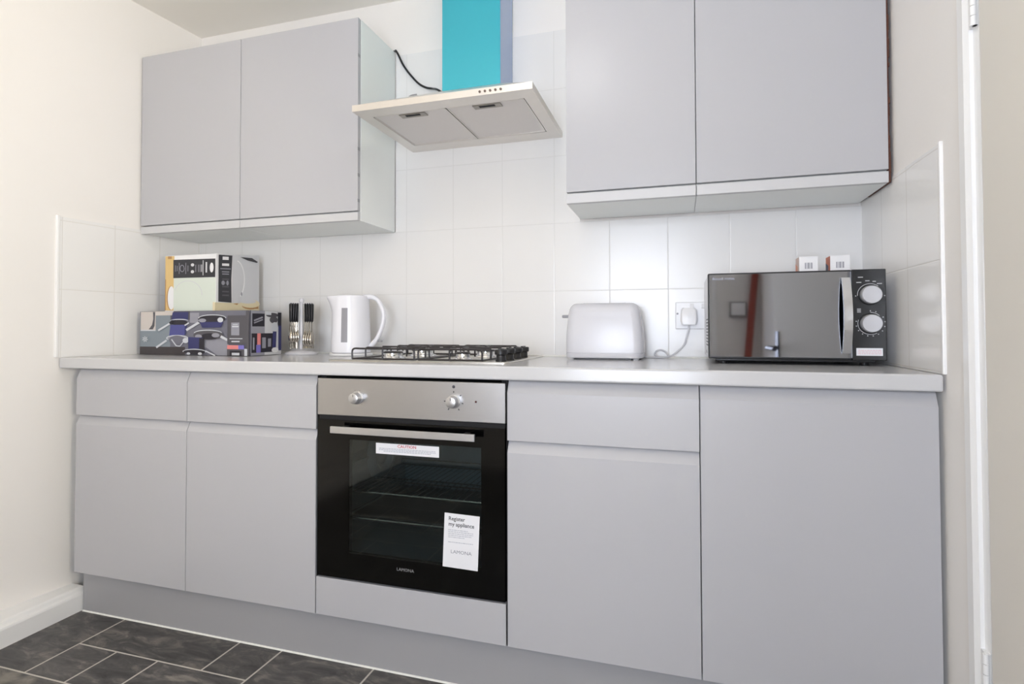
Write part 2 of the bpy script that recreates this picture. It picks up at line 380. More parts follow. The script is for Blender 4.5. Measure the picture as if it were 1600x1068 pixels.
# doorway at the right end of the run: architrave, jamb, leaf standing slightly open
ARX = RW - 0.016
ap = [(0.0, 0.0), (0.062, 0.0), (0.062, 0.010), (0.050, 0.016), (0.046, 0.0125), (0.030, 0.0125), (0.024, 0.009), (0.008, 0.009), (0.004, 0.006), (0.0, 0.003)]
ar = MB(); ar.prism([(RW - q, -0.113 - p) for p, q in ap], 0.0, 2.12, 'z')
ar.box(RW - 0.012, RW, -1.075, -1.015, 0, 2.12).box(RW - 0.012, RW, -1.075, -0.113, 2.06, 2.12)
d1 = struct('door_1', ar, trim_m, 'white architrave and door beside the kitchen run')
obj('door_lining', MB().box(RW - 0.003, RW + 0.1, -0.198, -0.165, 0, 2.06).box(RW - 0.003, RW + 0.1, -1.02, -0.985, 0, 2.06).box(RW - 0.003, RW + 0.1, -0.985, -0.198, 2.03, 2.06), trim_m, d1, bevel=0.002)
HX, HY, TH = XR - 0.002, -0.206, math.radians(10)
dx, dy = -math.sin(TH), -math.cos(TH); nx, ny = -math.cos(TH), math.sin(TH)     # along the leaf, and its room-side normal
def LP(s, t, z): return (HX + dx * s + nx * t, HY + dy * s + ny * t, z)
def lbox(mb, s0, s1, t0, t1, z0, z1):
    return mb.add([LP(s, t, z) for s in (s0, s1) for t in (t0, t1) for z in (z0, z1)], [(0, 1, 3, 2), (4, 6, 7, 5), (0, 4, 5, 1), (2, 3, 7, 6), (0, 2, 6, 4), (1, 5, 7, 3)])
leaf = obj('door_leaf', lbox(MB(), 0.006, 0.765, -0.04, 0.0, 0.008, 2.025), door_leaf_m, d1, bevel=0.002, label='beige painted door leaf')
lev = MB()
lev.rev([(0.0, 0), (0.026, 0), (0.026, 0.006), (0.0, 0.007)], (0, 0, 0), 'z', 20)
hv = MB(); c0 = LP(0.71, 0.0, 0.925)
pts = [Vector(LP(0.71, 0.0, 0.925)), Vector(LP(0.71, 0.042, 0.925)), Vector(LP(0.70, 0.05, 0.925)), Vector(LP(0.60, 0.05, 0.922))]
hv.tube(pts, 0.009, 10); lbox(hv, 0.69, 0.73, 0.0, 0.006, 0.85, 1.0)
obj('lever_handle', hv, mat('dark_metal', (70, 70, 78), 0.35, 0.8), leaf, label='dark metal lever handle')
for zc in (1.60, 0.30):
    hg = MB()
    for k in range(5): hg.rev([(0.0, 0), (0.0058, 0), (0.0058, 0.0185), (0.0, 0.0185)], (HX - 0.003, HY + 0.012, zc + k * 0.0195), 'z', 12)
    hg.box(HX - 0.004, HX + 0.003, HY + 0.008, HY + 0.04, zc, zc + 0.0975)
    obj('hinge', hg, trim_m, d1)

# far end of the room, seen only in the microwave door
struct('trim_7', MB().box(1.275, 1.31, YREAR, YREAR + 0.02, 0, 2.1), trim_m, 'white door casing on the far wall', bevel=0.003)
bd = MB(); a0 = Vector((1.43, YREAR + 0.20, 0.0)); a1 = Vector((1.585, YREAR + 0.03, 1.58)); wv = Vector((0.024, 0, 0)); tv = Vector((0, 0.009, 0.001))
bd.add([a0 - wv - tv, a0 + wv - tv, a0 + wv + tv, a0 - wv + tv, a1 - wv - tv, a1 + wv - tv, a1 + wv + tv, a1 - wv + tv], [(0, 3, 2, 1), (4, 5, 6, 7), (0, 1, 5, 4), (1, 2, 6, 5), (2, 3, 7, 6), (3, 0, 4, 7)])
tag(obj('wooden_batten', bd, brown_m, bevel=0.002), 'red-brown wooden batten leaning on the far wall, mirrored in the microwave door', 'batten')
eb = thing('switch_box', 'small grey electrical box on the far wall, mirrored in the microwave door', 'electrical box', (1.455, YREAR, 1.10))
obj('housing', MB().box(1.40, 1.51, YREAR, YREAR + 0.045, 1.10, 1.205), grey_m, eb, bevel=0.006)
obj('cover', MB().box(1.408, 1.502, YREAR + 0.045, YREAR + 0.05, 1.108, 1.197), whitem_m, eb, bevel=0.002)

# ceiling lamp over the room
lampt = thing('ceiling_lamp', 'round opal ceiling lamp in the middle of the kitchen ceiling', 'lamp', (LAMP[0], LAMP[1], ZC))
obj('mount', MB().rev([(0, 0), (0.06, 0), (0.06, -0.02), (0.03, -0.03), (0, -0.03)], (LAMP[0], LAMP[1], ZC), n=28), trim_m, lampt)

# ================================================================== CABINETS
def front(x0, x1, z0, z1, lip, y=0.0, th=0.019):
    """slab door with the sloped finger-pull along its top edge: face ends at z1, slope runs back to z1+lip"""
    mb = MB(); e = 0.0012
    p = [(y, z0), (y, z1), (y + 0.0135, z1 + lip - 0.004), (y + 0.0165, z1 + lip), (y + th, z1 + lip), (y + th, z0)]
    mb.prism(p, x0 + e, x1 - e, 'x'); return mb
ZT, ZDB, ZGT, ZB = 0.8371, 0.7071, 0.6739, 0.1500
def base_cab(x0, x1, drawer, label, lx=0.0):
    t = thing('base_cabinet', label, 'cabinet', ((x0 + x1) / 2, 0.3, 0.0), group=None)
    b = MB().box(x0 + lx + 0.001, x1 - 0.001, 0.021, 0.575, 0.150, 0.8715)
    obj('carcass', b, carc_m, t)
    if drawer:
        obj('drawer', front(x0, x1, ZDB, ZT, 0.033), cab_m, t, bevel=0.0009, seg=2)
        obj('door', front(x0, x1, ZB, ZGT, 0.031), cab_m, t, bevel=0.0009, seg=2)
    else: obj('door', front(x0, x1, ZB, ZT, 0.033), cab_m, t, bevel=0.0009, seg=2)
    for xx in (x0 + 0.06, x1 - 0.06):
        for yy in (0.09, 0.5): obj('foot', MB().rev([(0, 0.0), (0.025, 0.0), (0.025, 0.01), (0.015, 0.02), (0.015, 0.149), (0, 0.149)], (xx, yy, 0.001), n=12), blkp_m, t)
    return t
base_cab(XL, X2, True, 'grey base cabinet with drawer and door at the left wall', lx=0.02)
base_cab(X2, X3 - 0.003, True, 'grey base cabinet with drawer and door directly left of the oven')
base_cab(X3b, X4, True, 'grey base cabinet with drawer and door directly right of the oven')
base_cab(X4, X5, False, 'grey base cabinet with one tall door and no drawer, under the microwave')

oh = thing('oven_housing', 'grey oven housing with a plain panel below the built-in oven', 'cabinet', (0.3, 0.3, 0.0))
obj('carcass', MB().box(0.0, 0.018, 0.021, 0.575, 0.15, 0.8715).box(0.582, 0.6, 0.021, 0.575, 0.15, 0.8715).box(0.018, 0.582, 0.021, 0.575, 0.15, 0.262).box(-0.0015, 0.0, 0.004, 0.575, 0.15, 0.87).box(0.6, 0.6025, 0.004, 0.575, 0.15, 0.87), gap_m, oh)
obj('lower_panel', MB().box(-0.001, 0.5985, 0.0, 0.019, 0.150, 0.2625), cab_m, oh, bevel=0.001)

tag(obj('plinth', MB().box(-0.9925, XR - 0.001, 0.0310, 0.046, 0.001, 0.148), kick_m, bevel=0.001), 'long grey plinth board under the base cabinets', 'plinth')
wt = MB().prism([(wl(YW) + 0.001, YW), (XR + 0.002 - 0.004, YW), (XR - 0.002, YB - 0.001), (wl(YB) + 0.002, YB - 0.001)], ZWB, ZW, 'z')
tag(obj('worktop', wt, top_m, bevel=0.005, seg=3), 'long white laminate worktop running from wall to wall', 'worktop')
tag(obj('sealant_bead', MB().prism([(YB, ZW), (YB, ZW + 0.006), (YB - 0.006, ZW)], wl(YB), XR, 'x'), seal_m), 'white sealant bead where the worktop meets the back tiles', 'sealant')

def wall_cab(x0, x1, zc, zf, zt, label, side_l=0.0, chips=False, raw_right=False, nolgap=False, backgap=False):
    t = thing('wall_cabinet', label, 'cabinet', ((x0 + x1) / 2, 0.45, zc))
    yb = YB - 0.001 - (0.006 if backgap else 0)
    obj('carcass', MB().box(x0 + side_l + 0.0005, x1 - 0.0005, YC + 0.021, yb, zc, zt), carc_m, t, bevel=0.0008)
    obj('rail', MB().prism([(YC + 0.001, zc), (YC + 0.001, zf - 0.006), (YC + 0.003, zf - 0.0045), (YC + 0.0205, zf - 0.0045), (YC + 0.0205, zc)], x0 + 0.001, x1 - 0.001, 'x'), mat('rail_grey', (203, 203, 205), 0.35), t, bevel=0.0008)
    e = 0.0012
    d = MB().prism([(YC, zf), (YC, zt - 0.001), (YC + 0.0195, zt - 0.001), (YC + 0.0195, zf), ], x0 + e, x1 - e, 'x')
    dd = obj('door', d, cab_m, t, bevel=0.0009)
    if chips:
        for zz in chips: obj('edge_buffer', MB().box(x1 - 0.0022, x1 - 0.0006, YC - 0.0004, YC + 0.014, zz, zz + 0.012), grey_m, dd, label='small grey buffer on the door edge')
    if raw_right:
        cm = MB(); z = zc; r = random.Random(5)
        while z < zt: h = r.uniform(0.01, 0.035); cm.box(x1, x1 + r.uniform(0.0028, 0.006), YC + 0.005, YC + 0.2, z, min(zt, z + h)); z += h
        obj('raw_edge_shade', cm, edge_shade_m, t, label='rough red-brown raw edge with the gap shadow in its colour, beside the wall')  # raw edge and the shadow in the wall gap, painted as one brown
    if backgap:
        obj('back_gap_shade', MB().box(x0 + 0.045, x1 - 0.03, yb, yb + 0.0058, zc + 0.001, zc + 0.03), edge_shade_m, t, label='dark strip at the back, raw edge and gap shade in one colour')  # strip closing the gap to the tiles, shade painted with the brown edge
    return t
wall_cab(-1.0400, -0.5451, ZWC, ZWF, ZWT, 'grey wall cabinet fixed in the left corner', side_l=0.022)
wall_cab(-0.5451, -0.0325, ZWC, ZWF, ZWT, 'grey wall cabinet immediately left of the extractor hood, pale side showing', chips=[1.466, 1.558, 1.652, 1.99])
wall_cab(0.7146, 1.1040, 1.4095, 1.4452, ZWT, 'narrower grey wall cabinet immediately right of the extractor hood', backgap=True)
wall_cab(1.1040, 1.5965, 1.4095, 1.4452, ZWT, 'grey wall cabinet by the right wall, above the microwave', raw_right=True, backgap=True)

# ================================================================== BUILT-IN OVEN
ov = thing('built_in_oven', 'built-in single oven with black glass door and steel control panel', 'oven', (0.3, 0.25, 0.2645))
OF = -0.003
ob = MB().box(0.02, 0.058, 0.02, 0.54, 0.2645, 0.860).box(0.545, 0.58, 0.02, 0.54, 0.2645, 0.860)
ob.box(0.058, 0.545, 0.02, 0.54, 0.2645, 0.330).box(0.058, 0.545, 0.02, 0.54, 0.715, 0.860).box(0.058, 0.545, 0.50, 0.54, 0.33, 0.715)
obj('body', ob, gap_m, ov)
cavm = MB().box(0.058, 0.06, 0.021, 0.5, 0.33, 0.715).box(0.543, 0.545, 0.021, 0.5, 0.33, 0.715).box(0.06, 0.543, 0.498, 0.5, 0.33, 0.715).box(0.06, 0.543, 0.021, 0.5, 0.33, 0.332).box(0.06, 0.543, 0.021, 0.5, 0.713, 0.715)
# ribbed shelf supports pressed into the side walls
for zz in (0.42, 0.50, 0.58, 0.66):
    cavm.box(0.06, 0.066, 0.05, 0.47, zz, zz + 0.008).box(0.537, 0.543, 0.05, 0.47, zz, zz + 0.008)
obj('cavity', cavm, cav_m, ov)
added_ring = MB(); c_ = (0.06, 0.30, 0.585)  # made-up ring on the left cavity wall, added for its round outline
added_ring.rev([(0.0, 0.004), (0.045, 0.004), (0.05, 0.008), (0.058, 0.016), (0.068, 0.02), (0.082, 0.018), (0.094, 0.008), (0.098, 0.0)], c_, 'x', 40)
obj('added_wall_ring', added_ring, cav_m, ov)
def rack(z, y0, y1, n, nm):
    mb = MB(); mb.tube([(0.068, y0, z), (0.535, y0, z), (0.535, y1, z), (0.068, y1, z)], 0.003, 6, closed=True)
    for k in range(1, n): xx = 0.068 + 0.467 * k / n; mb.tube([(xx, y0, z), (xx, y1, z)], 0.0016, 5)
    mb.tube([(0.068, (y0 + y1) / 2, z - 0.003), (0.535, (y0 + y1) / 2, z - 0.003)], 0.0025, 6)
    mb.tube([(0.068, y1, z), (0.068, y1, z + 0.02), (0.535, y1, z + 0.02), (0.535, y1, z)], 0.0025, 6)
    obj(nm, mb, wire_m, ov)
rack(0.512, 0.06, 0.45, 22, 'wire_rack')
obj('baking_tray', MB().box(0.07, 0.533, 0.05, 0.46, 0.428, 0.431).tube([(0.07, 0.05, 0.44), (0.533, 0.05, 0.44), (0.533, 0.46, 0.44), (0.07, 0.46, 0.44)], 0.003, 6, closed=True), enam_m, ov)
obj('shelf_bar', MB().tube([(0.066, 0.030, 0.4415), (0.537, 0.030, 0.4415)], 0.0028, 8), wire_m, ov)
cpn = obj('control_panel', MB().box(0.0035, 0.5985, OF, 0.02, 0.7525, 0.8635), steel_m, ov, bevel=0.0015)
obj('vent_gap', MB().box(0.006, 0.596, 0.004, 0.02, 0.736, 0.7525), gap_m, ov)
def oven_knob(x, z, ang, nm='knob'):
    mb = MB().rev([(0.0, OF), (0.0195, OF), (0.0195, OF - 0.004), (0.0165, OF - 0.006), (0.0158, OF - 0.024), (0.0150, OF - 0.0262), (0.0135, OF - 0.027), (0.0, OF - 0.027)], (x, 0, z), 'y', 36)
    k = obj(nm, mb, knob_m, ov)
    a = math.radians(ang); dxx, dz = math.sin(a), math.cos(a)
    mm = MB().box(-0.0008, 0.0008, OF - 0.0274, OF - 0.0268, 0.005, 0.013)
    mm.v = [(x + vx * dz + vz * dxx, vy, z - vx * dxx + vz * dz) for vx, vy, vz in mm.v]
    obj('pointer', mm, ink_m, k)
oven_knob(0.1405, 0.8078, 0); oven_knob(0.4475, 0.8082, 0)
yy = OF - 0.0003
def ticks(mb, cx, cz, r, angs, w=0.0012, l=0.003, y=yy):
    for a in angs:
        a = math.radians(a); d = Vector((math.sin(a), 0, math.cos(a))); n = Vector((d.z, 0, -d.x)); c = Vector((cx, y, cz))
        mb.poly([c + d * r - n * w, c + d * r + n * w, c + d * (r + l) + n * w, c + d * (r + l) - n * w])
for kx, kz, kr, ka, kw, kl in ((0.1405, 0.8078, 0.0225, range(-140, 150, 40), 0.0007, 0.002), (0.4475, 0.8082, 0.0245, (0, 50, 100, 145, 215, 270), 0.0016, 0.0048)):
    mk = MB(); mk.flat = True; ticks(mk, kx, kz, kr, ka, kw, kl); obj('printed_scale', mk, ink_m, cpn)
mk = MB().rev([(0.0, yy), (0.0045, yy), (0.0045, yy - 0.0002), (0.0, yy - 0.0002)], (0.4475, 0, 0.8495), 'y', 16)
obj('oven_symbol', mk, ink_m, cpn)
obj('indicator_lamp', MB().rev([(0, OF), (0.0032, OF), (0.0025, OF - 0.0015), (0, OF - 0.002)], (0.5135, 0, 0.8095), 'y', 16), mat('dark_red_lens', (70, 22, 22), 0.2), cpn)
# glass door: black rim and see-through window
dz0, dz1 = 0.2690, 0.7385; wx0, wx1, wz0, wz1 = 0.112, 0.529, 0.345, 0.683
dm = MB()
for a, b_, c2_, d2_ in ((0.0045, 0.5975, dz0, wz0), (0.0045, 0.5975, wz1, dz1), (0.0045, wx0, wz0, wz1), (wx1, 0.5975, wz0, wz1)): dm.box(a, b_, OF, 0.019, c2_, d2_)
dr = obj('door', dm, blk_m, ov, bevel=0.0)
obj('door_window', MB().box(wx0, wx1, OF + 0.0004, OF + 0.003, wz0, wz1), ovglass_m, dr)
hb = MB(); hb.box(0.0745, 0.5235, -0.047, -0.039, 0.7065, 0.7265); obj('handle', hb, knob_m, dr, bevel=0.0012)
for xx in (0.10, 0.483): obj('handle_post', MB().box(xx, xx + 0.015, -0.039, OF, 0.708, 0.724), blkp_m, dr, bevel=0.001)
cs = obj('caution_label', MB().box(0.203, 0.4032, OF - 0.0006, OF - 0.0001, 0.6475, 0.6785), paper_m, dr, label='white caution sticker')
yt = OF - 0.0009
obj('lettering', text_mb('CAUTION', 0.0115, 0.303, yt, 0.6715, bold=0.0003, sx=1.15), red_m, cs)
sm = MB(); sm.flat = True; r = random.Random(2)
for row, (zz, xa, xb) in enumerate(((0.6625, 0.213, 0.393), (0.6585, 0.213, 0.393), (0.6545, 0.228, 0.378))):
    x = xa
    while x < xb: w = r.uniform(0.003, 0.009); sm.poly([(x, yt, zz), (min(x + w, xb), yt, zz), (min(x + w, xb), yt, zz + 0.0018), (x, yt, zz + 0.0018)]); x += w + 0.0015
obj('small_print', sm, inkl_m, cs)
lf = MB(); lf.poly([(0.4145, OF - 0.0012, 0.345), (0.5188, OF - 0.0012, 0.3435), (0.5248, OF - 0.0012, 0.4935), (0.4206, OF - 0.0012, 0.4955)])
lf.poly([(0.4145, OF - 0.0002, 0.345), (0.5188, OF - 0.0002, 0.3435), (0.5248, OF - 0.0002, 0.4935), (0.4206, OF - 0.0002, 0.4955)][::-1])
lfm = MB().prism([(0.4145, 0.345), (0.5188, 0.3435), (0.5248, 0.4935), (0.4206, 0.4955)], OF - 0.0002, OF - 0.0012, 'y')
le = obj('register_leaflet', lfm, paper_m, dr, label='white leaflet taped on the glass')
yt = OF - 0.0016; rt = -0.012
obj('lettering', text_mb('Register\nmy appliance', 0.0155, 0.4325, yt, 0.473, 'LEFT', rt - 0.0, bold=0.0002, sx=0.95), ink_m, le)
sm = MB(); sm.flat = True
for zz, xb, n in ((0.4485, 0.49, 3), (0.4435, 0.506, 3), (0.4385, 0.506, 3), (0.4335, 0.502, 3), (0.4285, 0.48, 3), (0.4145, 0.505, 2)):
    x = 0.4315
    while x < xb: w = r.uniform(0.003, 0.010); sm.poly([(x, yt, zz), (min(x + w, xb), yt, zz - 0.0001), (min(x + w, xb), yt, zz + 0.0016), (x, yt, zz + 0.0016)]); x += w + 0.0014
obj('small_print', sm, inkl_m, le)
obj('maker_mark', text_mb('LAMONA', 0.0135, 0.470, yt, 0.3885, 'CENTER', rt, sx=1.1), mat('print_mid_grey', (138, 142, 152), 0.6), le)
obj('maker_mark', text_mb('LAMONA', 0.0125, 0.2985, OF - 0.0004, 0.3185, 'CENTER', 0, sx=1.05), logo_m, dr)

# ================================================================== EXTRACTOR HOOD
hd = thing('extractor_hood', 'chimney extractor hood with steel canopy and turquoise protective film', 'cooker hood', (0.348, 0.45, 1.7184))
hx0, hx1, hy0, hz0, hz1 = 0.0474, 0.6488, 0.1173, 1.7184, 1.7395
cx0, cx1, cyf, czb = 0.2370, 0.4590, 0.430, 1.876
cn = MB()
# rim with an open underside for the filters
cn.box(hx0, hx1, hy0, hy0 + 0.066, hz0, hz1).box(hx0, hx1, 0.514, YB - 0.001, hz0, hz1).box(hx0, 0.089, hy0 + 0.066, 0.514, hz0, hz1).box(0.608, hx1, hy0 + 0.066, 0.514, hz0, hz1)
obj('canopy', cn, hood_m, hd)
up = MB(); A = [(hx0 + 0.002, hy0 + 0.002, hz1), (hx1 - 0.002, hy0 + 0.002, hz1), (hx1 - 0.002, YB - 0.002, hz1), (hx0 + 0.002, YB - 0.002, hz1)]
B = [(cx0 - 0.01, cyf - 0.01, czb), (cx1 + 0.01, cyf - 0.01, czb), (cx1 + 0.01, YB - 0.002, czb), (cx0 - 0.01, YB - 0.002, czb)]
up.loft([A, B], 0, False); obj('canopy_top', up, hood_m, hd)
ch = MB().box(cx0, cx1, cyf, YB - 0.002, czb - 0.004, ZC - 0.001)
chm = MB(); chm.box(cx0, cx1 - 0.0005, cyf, YB - 0.002, czb, ZC - 0.001, 0)
obj('chimney', chm, film_m, hd, bevel=0.0015, label='chimney under bright turquoise film')
obj('chimney_side_sheen', MB().box(cx1 - 0.0004, cx1 + 0.0008, cyf + 0.001, YB - 0.002, czb, ZC - 0.001), film_sheen_m, hd, label='film on the chimney side, white reflection put into its pale blue colour')
for x0, x1 in ((0.0915, 0.3465), (0.3505, 0.6055)):
    f = MB().box(x0, x1, 0.186, 0.511, hz0 + 0.0025, hz0 + 0.010)
    f.box(x0, x1, 0.186, 0.190, hz0 + 0.0005, hz0 + 0.0025, 1).box(x0, x1, 0.507, 0.511, hz0 + 0.0005, hz0 + 0.0025, 1).box(x0, x0 + 0.003, 0.186, 0.511, hz0 + 0.0005, hz0 + 0.0025, 1).box(x1 - 0.003, x1, 0.186, 0.511, hz0 + 0.0005, hz0 + 0.0025, 1)
    fo = obj('grease_filter', f, [filt_m, hood_m], hd)
    hc = x0 + 0.132 if x0 < 0.2 else x0 + 0.130
    obj('filter_latch', MB().box(hc - 0.046, hc + 0.046, 0.196, 0.228, hz0 - 0.0005, hz0 + 0.0025), mat('latch_steel', (150, 145, 138), 0.35, 0.9), fo, bevel=0.001)
    obj('latch_recess', MB().box(hc - 0.026, hc + 0.026, 0.200, 0.215, hz0 - 0.001, hz0 - 0.0004), gap_m, fo)
bt = MB()
for xx in (0.4860, 0.5025, 0.5190, 0.5355, 0.5520):
    bm_ = MB().rev([(0, hy0), (0.0038, hy0), (0.0036, hy0 - 0.003), (0, hy0 - 0.0032)], (xx, 0, 1.7288), 'y', 14)
    obj('button', bm_, mat('button_grey', (105, 92, 84), 0.4, 0.3), hd)
cbp = smooth_path([(-0.028, 0.587, 2.136), (-0.0282, 0.587, 2.139), (-0.015, 0.583, 2.118), (0.006, 0.583, 2.075), (0.034, 0.583, 2.035), (0.072, 0.583, 1.992), (0.105, 0.583, 1.97), (0.138, 0.575, 1.958), (0.18, 0.53, 1.93), (0.232, 0.52, 1.89)])
obj('mains_cable', MB().tube([(-0.10, 0.585, 2.139)] + cbp, 0.0042, 8), blkp_m, hd, label='black mains cable')
obj('cable_tab', MB().tube(smooth_path([(0.125, 0.40, 1.832), (0.120, 0.39, 1.850), (0.130, 0.39, 1.862), (0.150, 0.40, 1.868)]), 0.003, 6), grey_m, hd)

# ================================================================== GAS HOB
hob = thing('gas_hob', 'four-burner steel gas hob with black wire pan supports and black knobs', 'hob', (0.28, 0.33, ZW))
hp = MB(); a0, a1, b0, b1 = -0.025, 0.583, 0.085, 0.572
hp.loft([rrect(a0, a1, b0, b1, 0.02, ZW + 0.0002), rrect(a0, a1, b0, b1, 0.02, ZW + 0.003), rrect(a0 + 0.004, a1 - 0.004, b0 + 0.004, b1 - 0.004, 0.018, ZW + 0.0052), rrect(a0 + 0.012, a1 - 0.012, b0 + 0.012, b1 - 0.012, 0.015, ZW + 0.0052), rrect(a0 + 0.02, a1 - 0.02, b0 + 0.02, b1 - 0.02, 0.015, ZW + 0.0032)])
obj('hotplate', hp, mat('hob_steel', (205, 202, 196), 0.28, 0.9, noise=0.03, nscale=40), hob)
ZP = ZW + 0.0034
for bx, by, rr_ in ((0.155, 0.205, 0.030), (0.155, 0.445, 0.038), (0.40, 0.205, 0.022), (0.40, 0.445, 0.032)):
    bo = obj('burner', MB().rev([(0, ZP), (rr_ * 1.35, ZP), (rr_ * 1.30, ZP + 0.004), (rr_ * 1.05, ZP + 0.006), (rr_, ZP + 0.009), (rr_, ZP + 0.019), (0, ZP + 0.019)], (bx, by, 0), n=32), chrome_m, hob)
    obj('burner_cap', MB().rev([(0, ZP + 0.019), (rr_ * 1.08, ZP + 0.019), (rr_ * 1.1, ZP + 0.022), (rr_ * 0.95, ZP + 0.025), (0, ZP + 0.0255)], (bx, by, 0), n=32), enam_m, bo)
def pan_support(x0, x1, by):
    mb = MB(); y0, y1 = 0.118, 0.535; zt, zb = ZW + 0.0390, ZP + 0.0032; r = 0.0030; cxm = (x0 + x1) / 2
    for yy in (y0, y1):
        mb.tube(smooth_path([(x0, yy, zb), (x0, yy, zt - 0.008), (x0 + 0.008, yy, zt), (x0 + 0.03, yy, zt)], 5) + [(x1 - 0.03, yy, zt)] + smooth_path([(x1 - 0.008, yy, zt), (x1, yy, zt - 0.008), (x1, yy, zb)], 5), r, 8)
    for xx in (x0, x1): mb.tube([(xx, y0, zb), (xx, y1, zb)], r, 8)
    for yy in (y0, y1): mb.tube([(x0, yy, zb), (x1, yy, zb)], r, 8)
    for c in by:
        for s in (-1, 1):
            xo = x0 if s < 0 else x1
            mb.tube(smooth_path([(xo, c, zb), (xo, c, zt - 0.006), (xo - s * 0.006, c, zt), (xo - s * 0.02, c, zt), (cxm + s * 0.035, c, zt - 0.001), (cxm + s * 0.028, c, zt - 0.009)], 5), r, 8)
            yo = c + s * 0.088
            mb.tube(smooth_path([(cxm, yo, zb), (cxm, yo, zt - 0.006), (cxm, yo - s * 0.006, zt), (cxm, c + s * 0.035, zt), (cxm, c + s * 0.03, zt - 0.009)], 5), r, 8)
    mb.tube([(x0, (y0 + y1) / 2, zt), (x1, (y0 + y1) / 2, zt)], r, 8)
    obj('pan_support', mb, enam_m, hob)
pan_support(0.052, 0.270, (0.205, 0.445)); pan_support(0.284, 0.492, (0.205, 0.445))
for yy in (0.150, 0.240, 0.330, 0.420):
    obj('knob', MB().rev([(0, ZP), (0.0165, ZP), (0.0165, ZP + 0.004), (0.0150, ZP + 0.006), (0.0145, ZP + 0.0185), (0.0195, ZP + 0.0215), (0.0200, ZP + 0.033), (0.018, ZP + 0.036), (0, ZP + 0.036)], (0.542, yy, 0), n=24).box(0.538, 0.546, yy - 0.019, yy + 0.019, ZP + 0.034, ZP + 0.039), blkp_m, hob)

# ================================================================== MICROWAVE
mw = thing('microwave', 'black-fronted microwave with mirrored door standing at the right end of the worktop', 'microwave', (1.355, 0.42, ZW))
MX0, MX1, MZ0, MZ1, MY = 1.1325, 1.5775, 0.9265, 1.1725, 0.272
obj('body', MB().box(MX0 + 0.001, MX1 - 0.001, MY + 0.014, 0.575, MZ0 + 0.002, MZ1 - 0.003), mwbody_m, mw, bevel=0.003)
vt = MB()
for k in range(9): vt.box(MX0 + 0.0003, MX0 + 0.0016, 0.31, 0.42, 0.962 + k * 0.0095, 0.966 + k * 0.0095)
vt.rev([(0, MX0 + 0.0016), (0.005, MX0 + 0.0016), (0.005, MX0), (0, MX0 - 0.0002)], (0, 0.40, 0.943), 'x', 14)
obj('side_vents', vt, mat('vent_grey', (120, 120, 126), 0.6), mw)
obj('front_frame', MB().box(MX0, 1.4975, MY + 0.004, MY + 0.024, MZ0, MZ1), blkp_m, mw, bevel=0.003)
mdoor = obj('door', MB().box(MX0 + 0.0045, 1.4965, MY, MY + 0.004, MZ0 + 0.006, MZ1 - 0.0045), mirror_m, mw, label='dark mirror-glass door')
obj('maker_mark', text_mb('Russell Hobbs', 0.0105, MX0 + 0.012, MY - 0.0004, MZ1 - 0.0165, 'LEFT'), mat('faint_print', (128, 130, 140), 0.35, 0.6), mdoor)
pan = obj('control_panel', MB().box(1.4975, MX1, MY - 0.001, MY + 0.024, MZ0, MZ1), mat('panel_black', (22, 22, 24), 0.3), mw, bevel=0.002)
# curved pull: a bowed strip, shadow put into the black of its sides
hp_ = MB(); n = 16; outer = []; inner = []
for k in range(n + 1):
    t = k / n; z = 0.945 + 0.206 * t; b_ = math.sin(PI * t)
    outer.append((MY - 0.006 - 0.026 * b_ ** 0.8, z)); inner.append((MY - 0.001 - 0.022 * b_ ** 0.8, z))
hs_ = MB()
for k in range(n):
    (ya, za), (yb_, zb_) = outer[k], outer[k + 1]; (yc_, zc_), (yd_, zd_) = inner[k], inner[k + 1]
    xa, xb = 1.4715, 1.4930
    hs_.add([(xa, ya, za), (xb, ya + 0.003, za), (xb, yb_ + 0.003, zb_), (xa, yb_, zb_), (xa, yc_, za), (xb, yc_, za), (xb, yd_, zb_), (xa, yd_, zb_)],
            [(0, 1, 2, 3)] + ([(0, 4, 5, 1)] if k == 0 else []) + ([(3, 2, 6, 7)] if k == n - 1 else []), 0)
    hs_.add([(xa, ya, za), (xb, ya + 0.003, za), (xb, yb_ + 0.003, zb_), (xa, yb_, zb_), (xa, yc_, za), (xb, yc_, za), (xb, yd_, zb_), (xa, yd_, zb_)],
            [(0, 3, 7, 4), (1, 5, 6, 2), (4, 7, 6, 5)], 1)
obj('handle', hs_, [chrome_m, blkp_m], mdoor)
def mw_knob(x, z, nm, arcs, tk):
    b = MB().rev([(0, MY - 0.001), (0.0275, MY - 0.001), (0.0270, MY - 0.006), (0.0255, MY - 0.007), (0, MY - 0.007)], (x, 0, z), 'y', 40)
    k = obj(nm, b, blkp_m, pan)
    obj('cap', MB().rev([(0, MY - 0.007), (0.0245, MY - 0.007), (0.0238, MY - 0.020), (0.0225, MY - 0.0215), (0, MY - 0.0215)], (x, 0, z), 'y', 40), mat('knob_silver', (196, 196, 200), 0.4, 0.35), k)
    m = MB(); m.flat = True; yk = MY - 0.0014
    for a0_, a1_ in arcs:
        q = 16
        for i in range(q):
            aa = [math.radians(a0_ + (a1_ - a0_) * (i + j) / q) for j in (0, 1)]
            m.poly([(x + R_ * math.sin(a), yk, z + R_ * math.cos(a)) for R_, a in ((0.0290, aa[0]), (0.0304, aa[0]), (0.0304, aa[1]), (0.0290, aa[1]))])
    ticks(m, x, z, 0.0325, tk, 0.0013, 0.0028, yk)
    obj('dial_marks', m, mat('dial_white', (196, 196, 198), 0.5), k)
mw_knob(1.5400, 1.1035, 'power_dial', [(-95, 40)], (-95, 95))
mw_knob(1.5400, 1.0262, 'timer_dial', [(150, 290), (0, 45)], list(range(60, 281, 22)) + [0, 22])
yk = MY - 0.0014
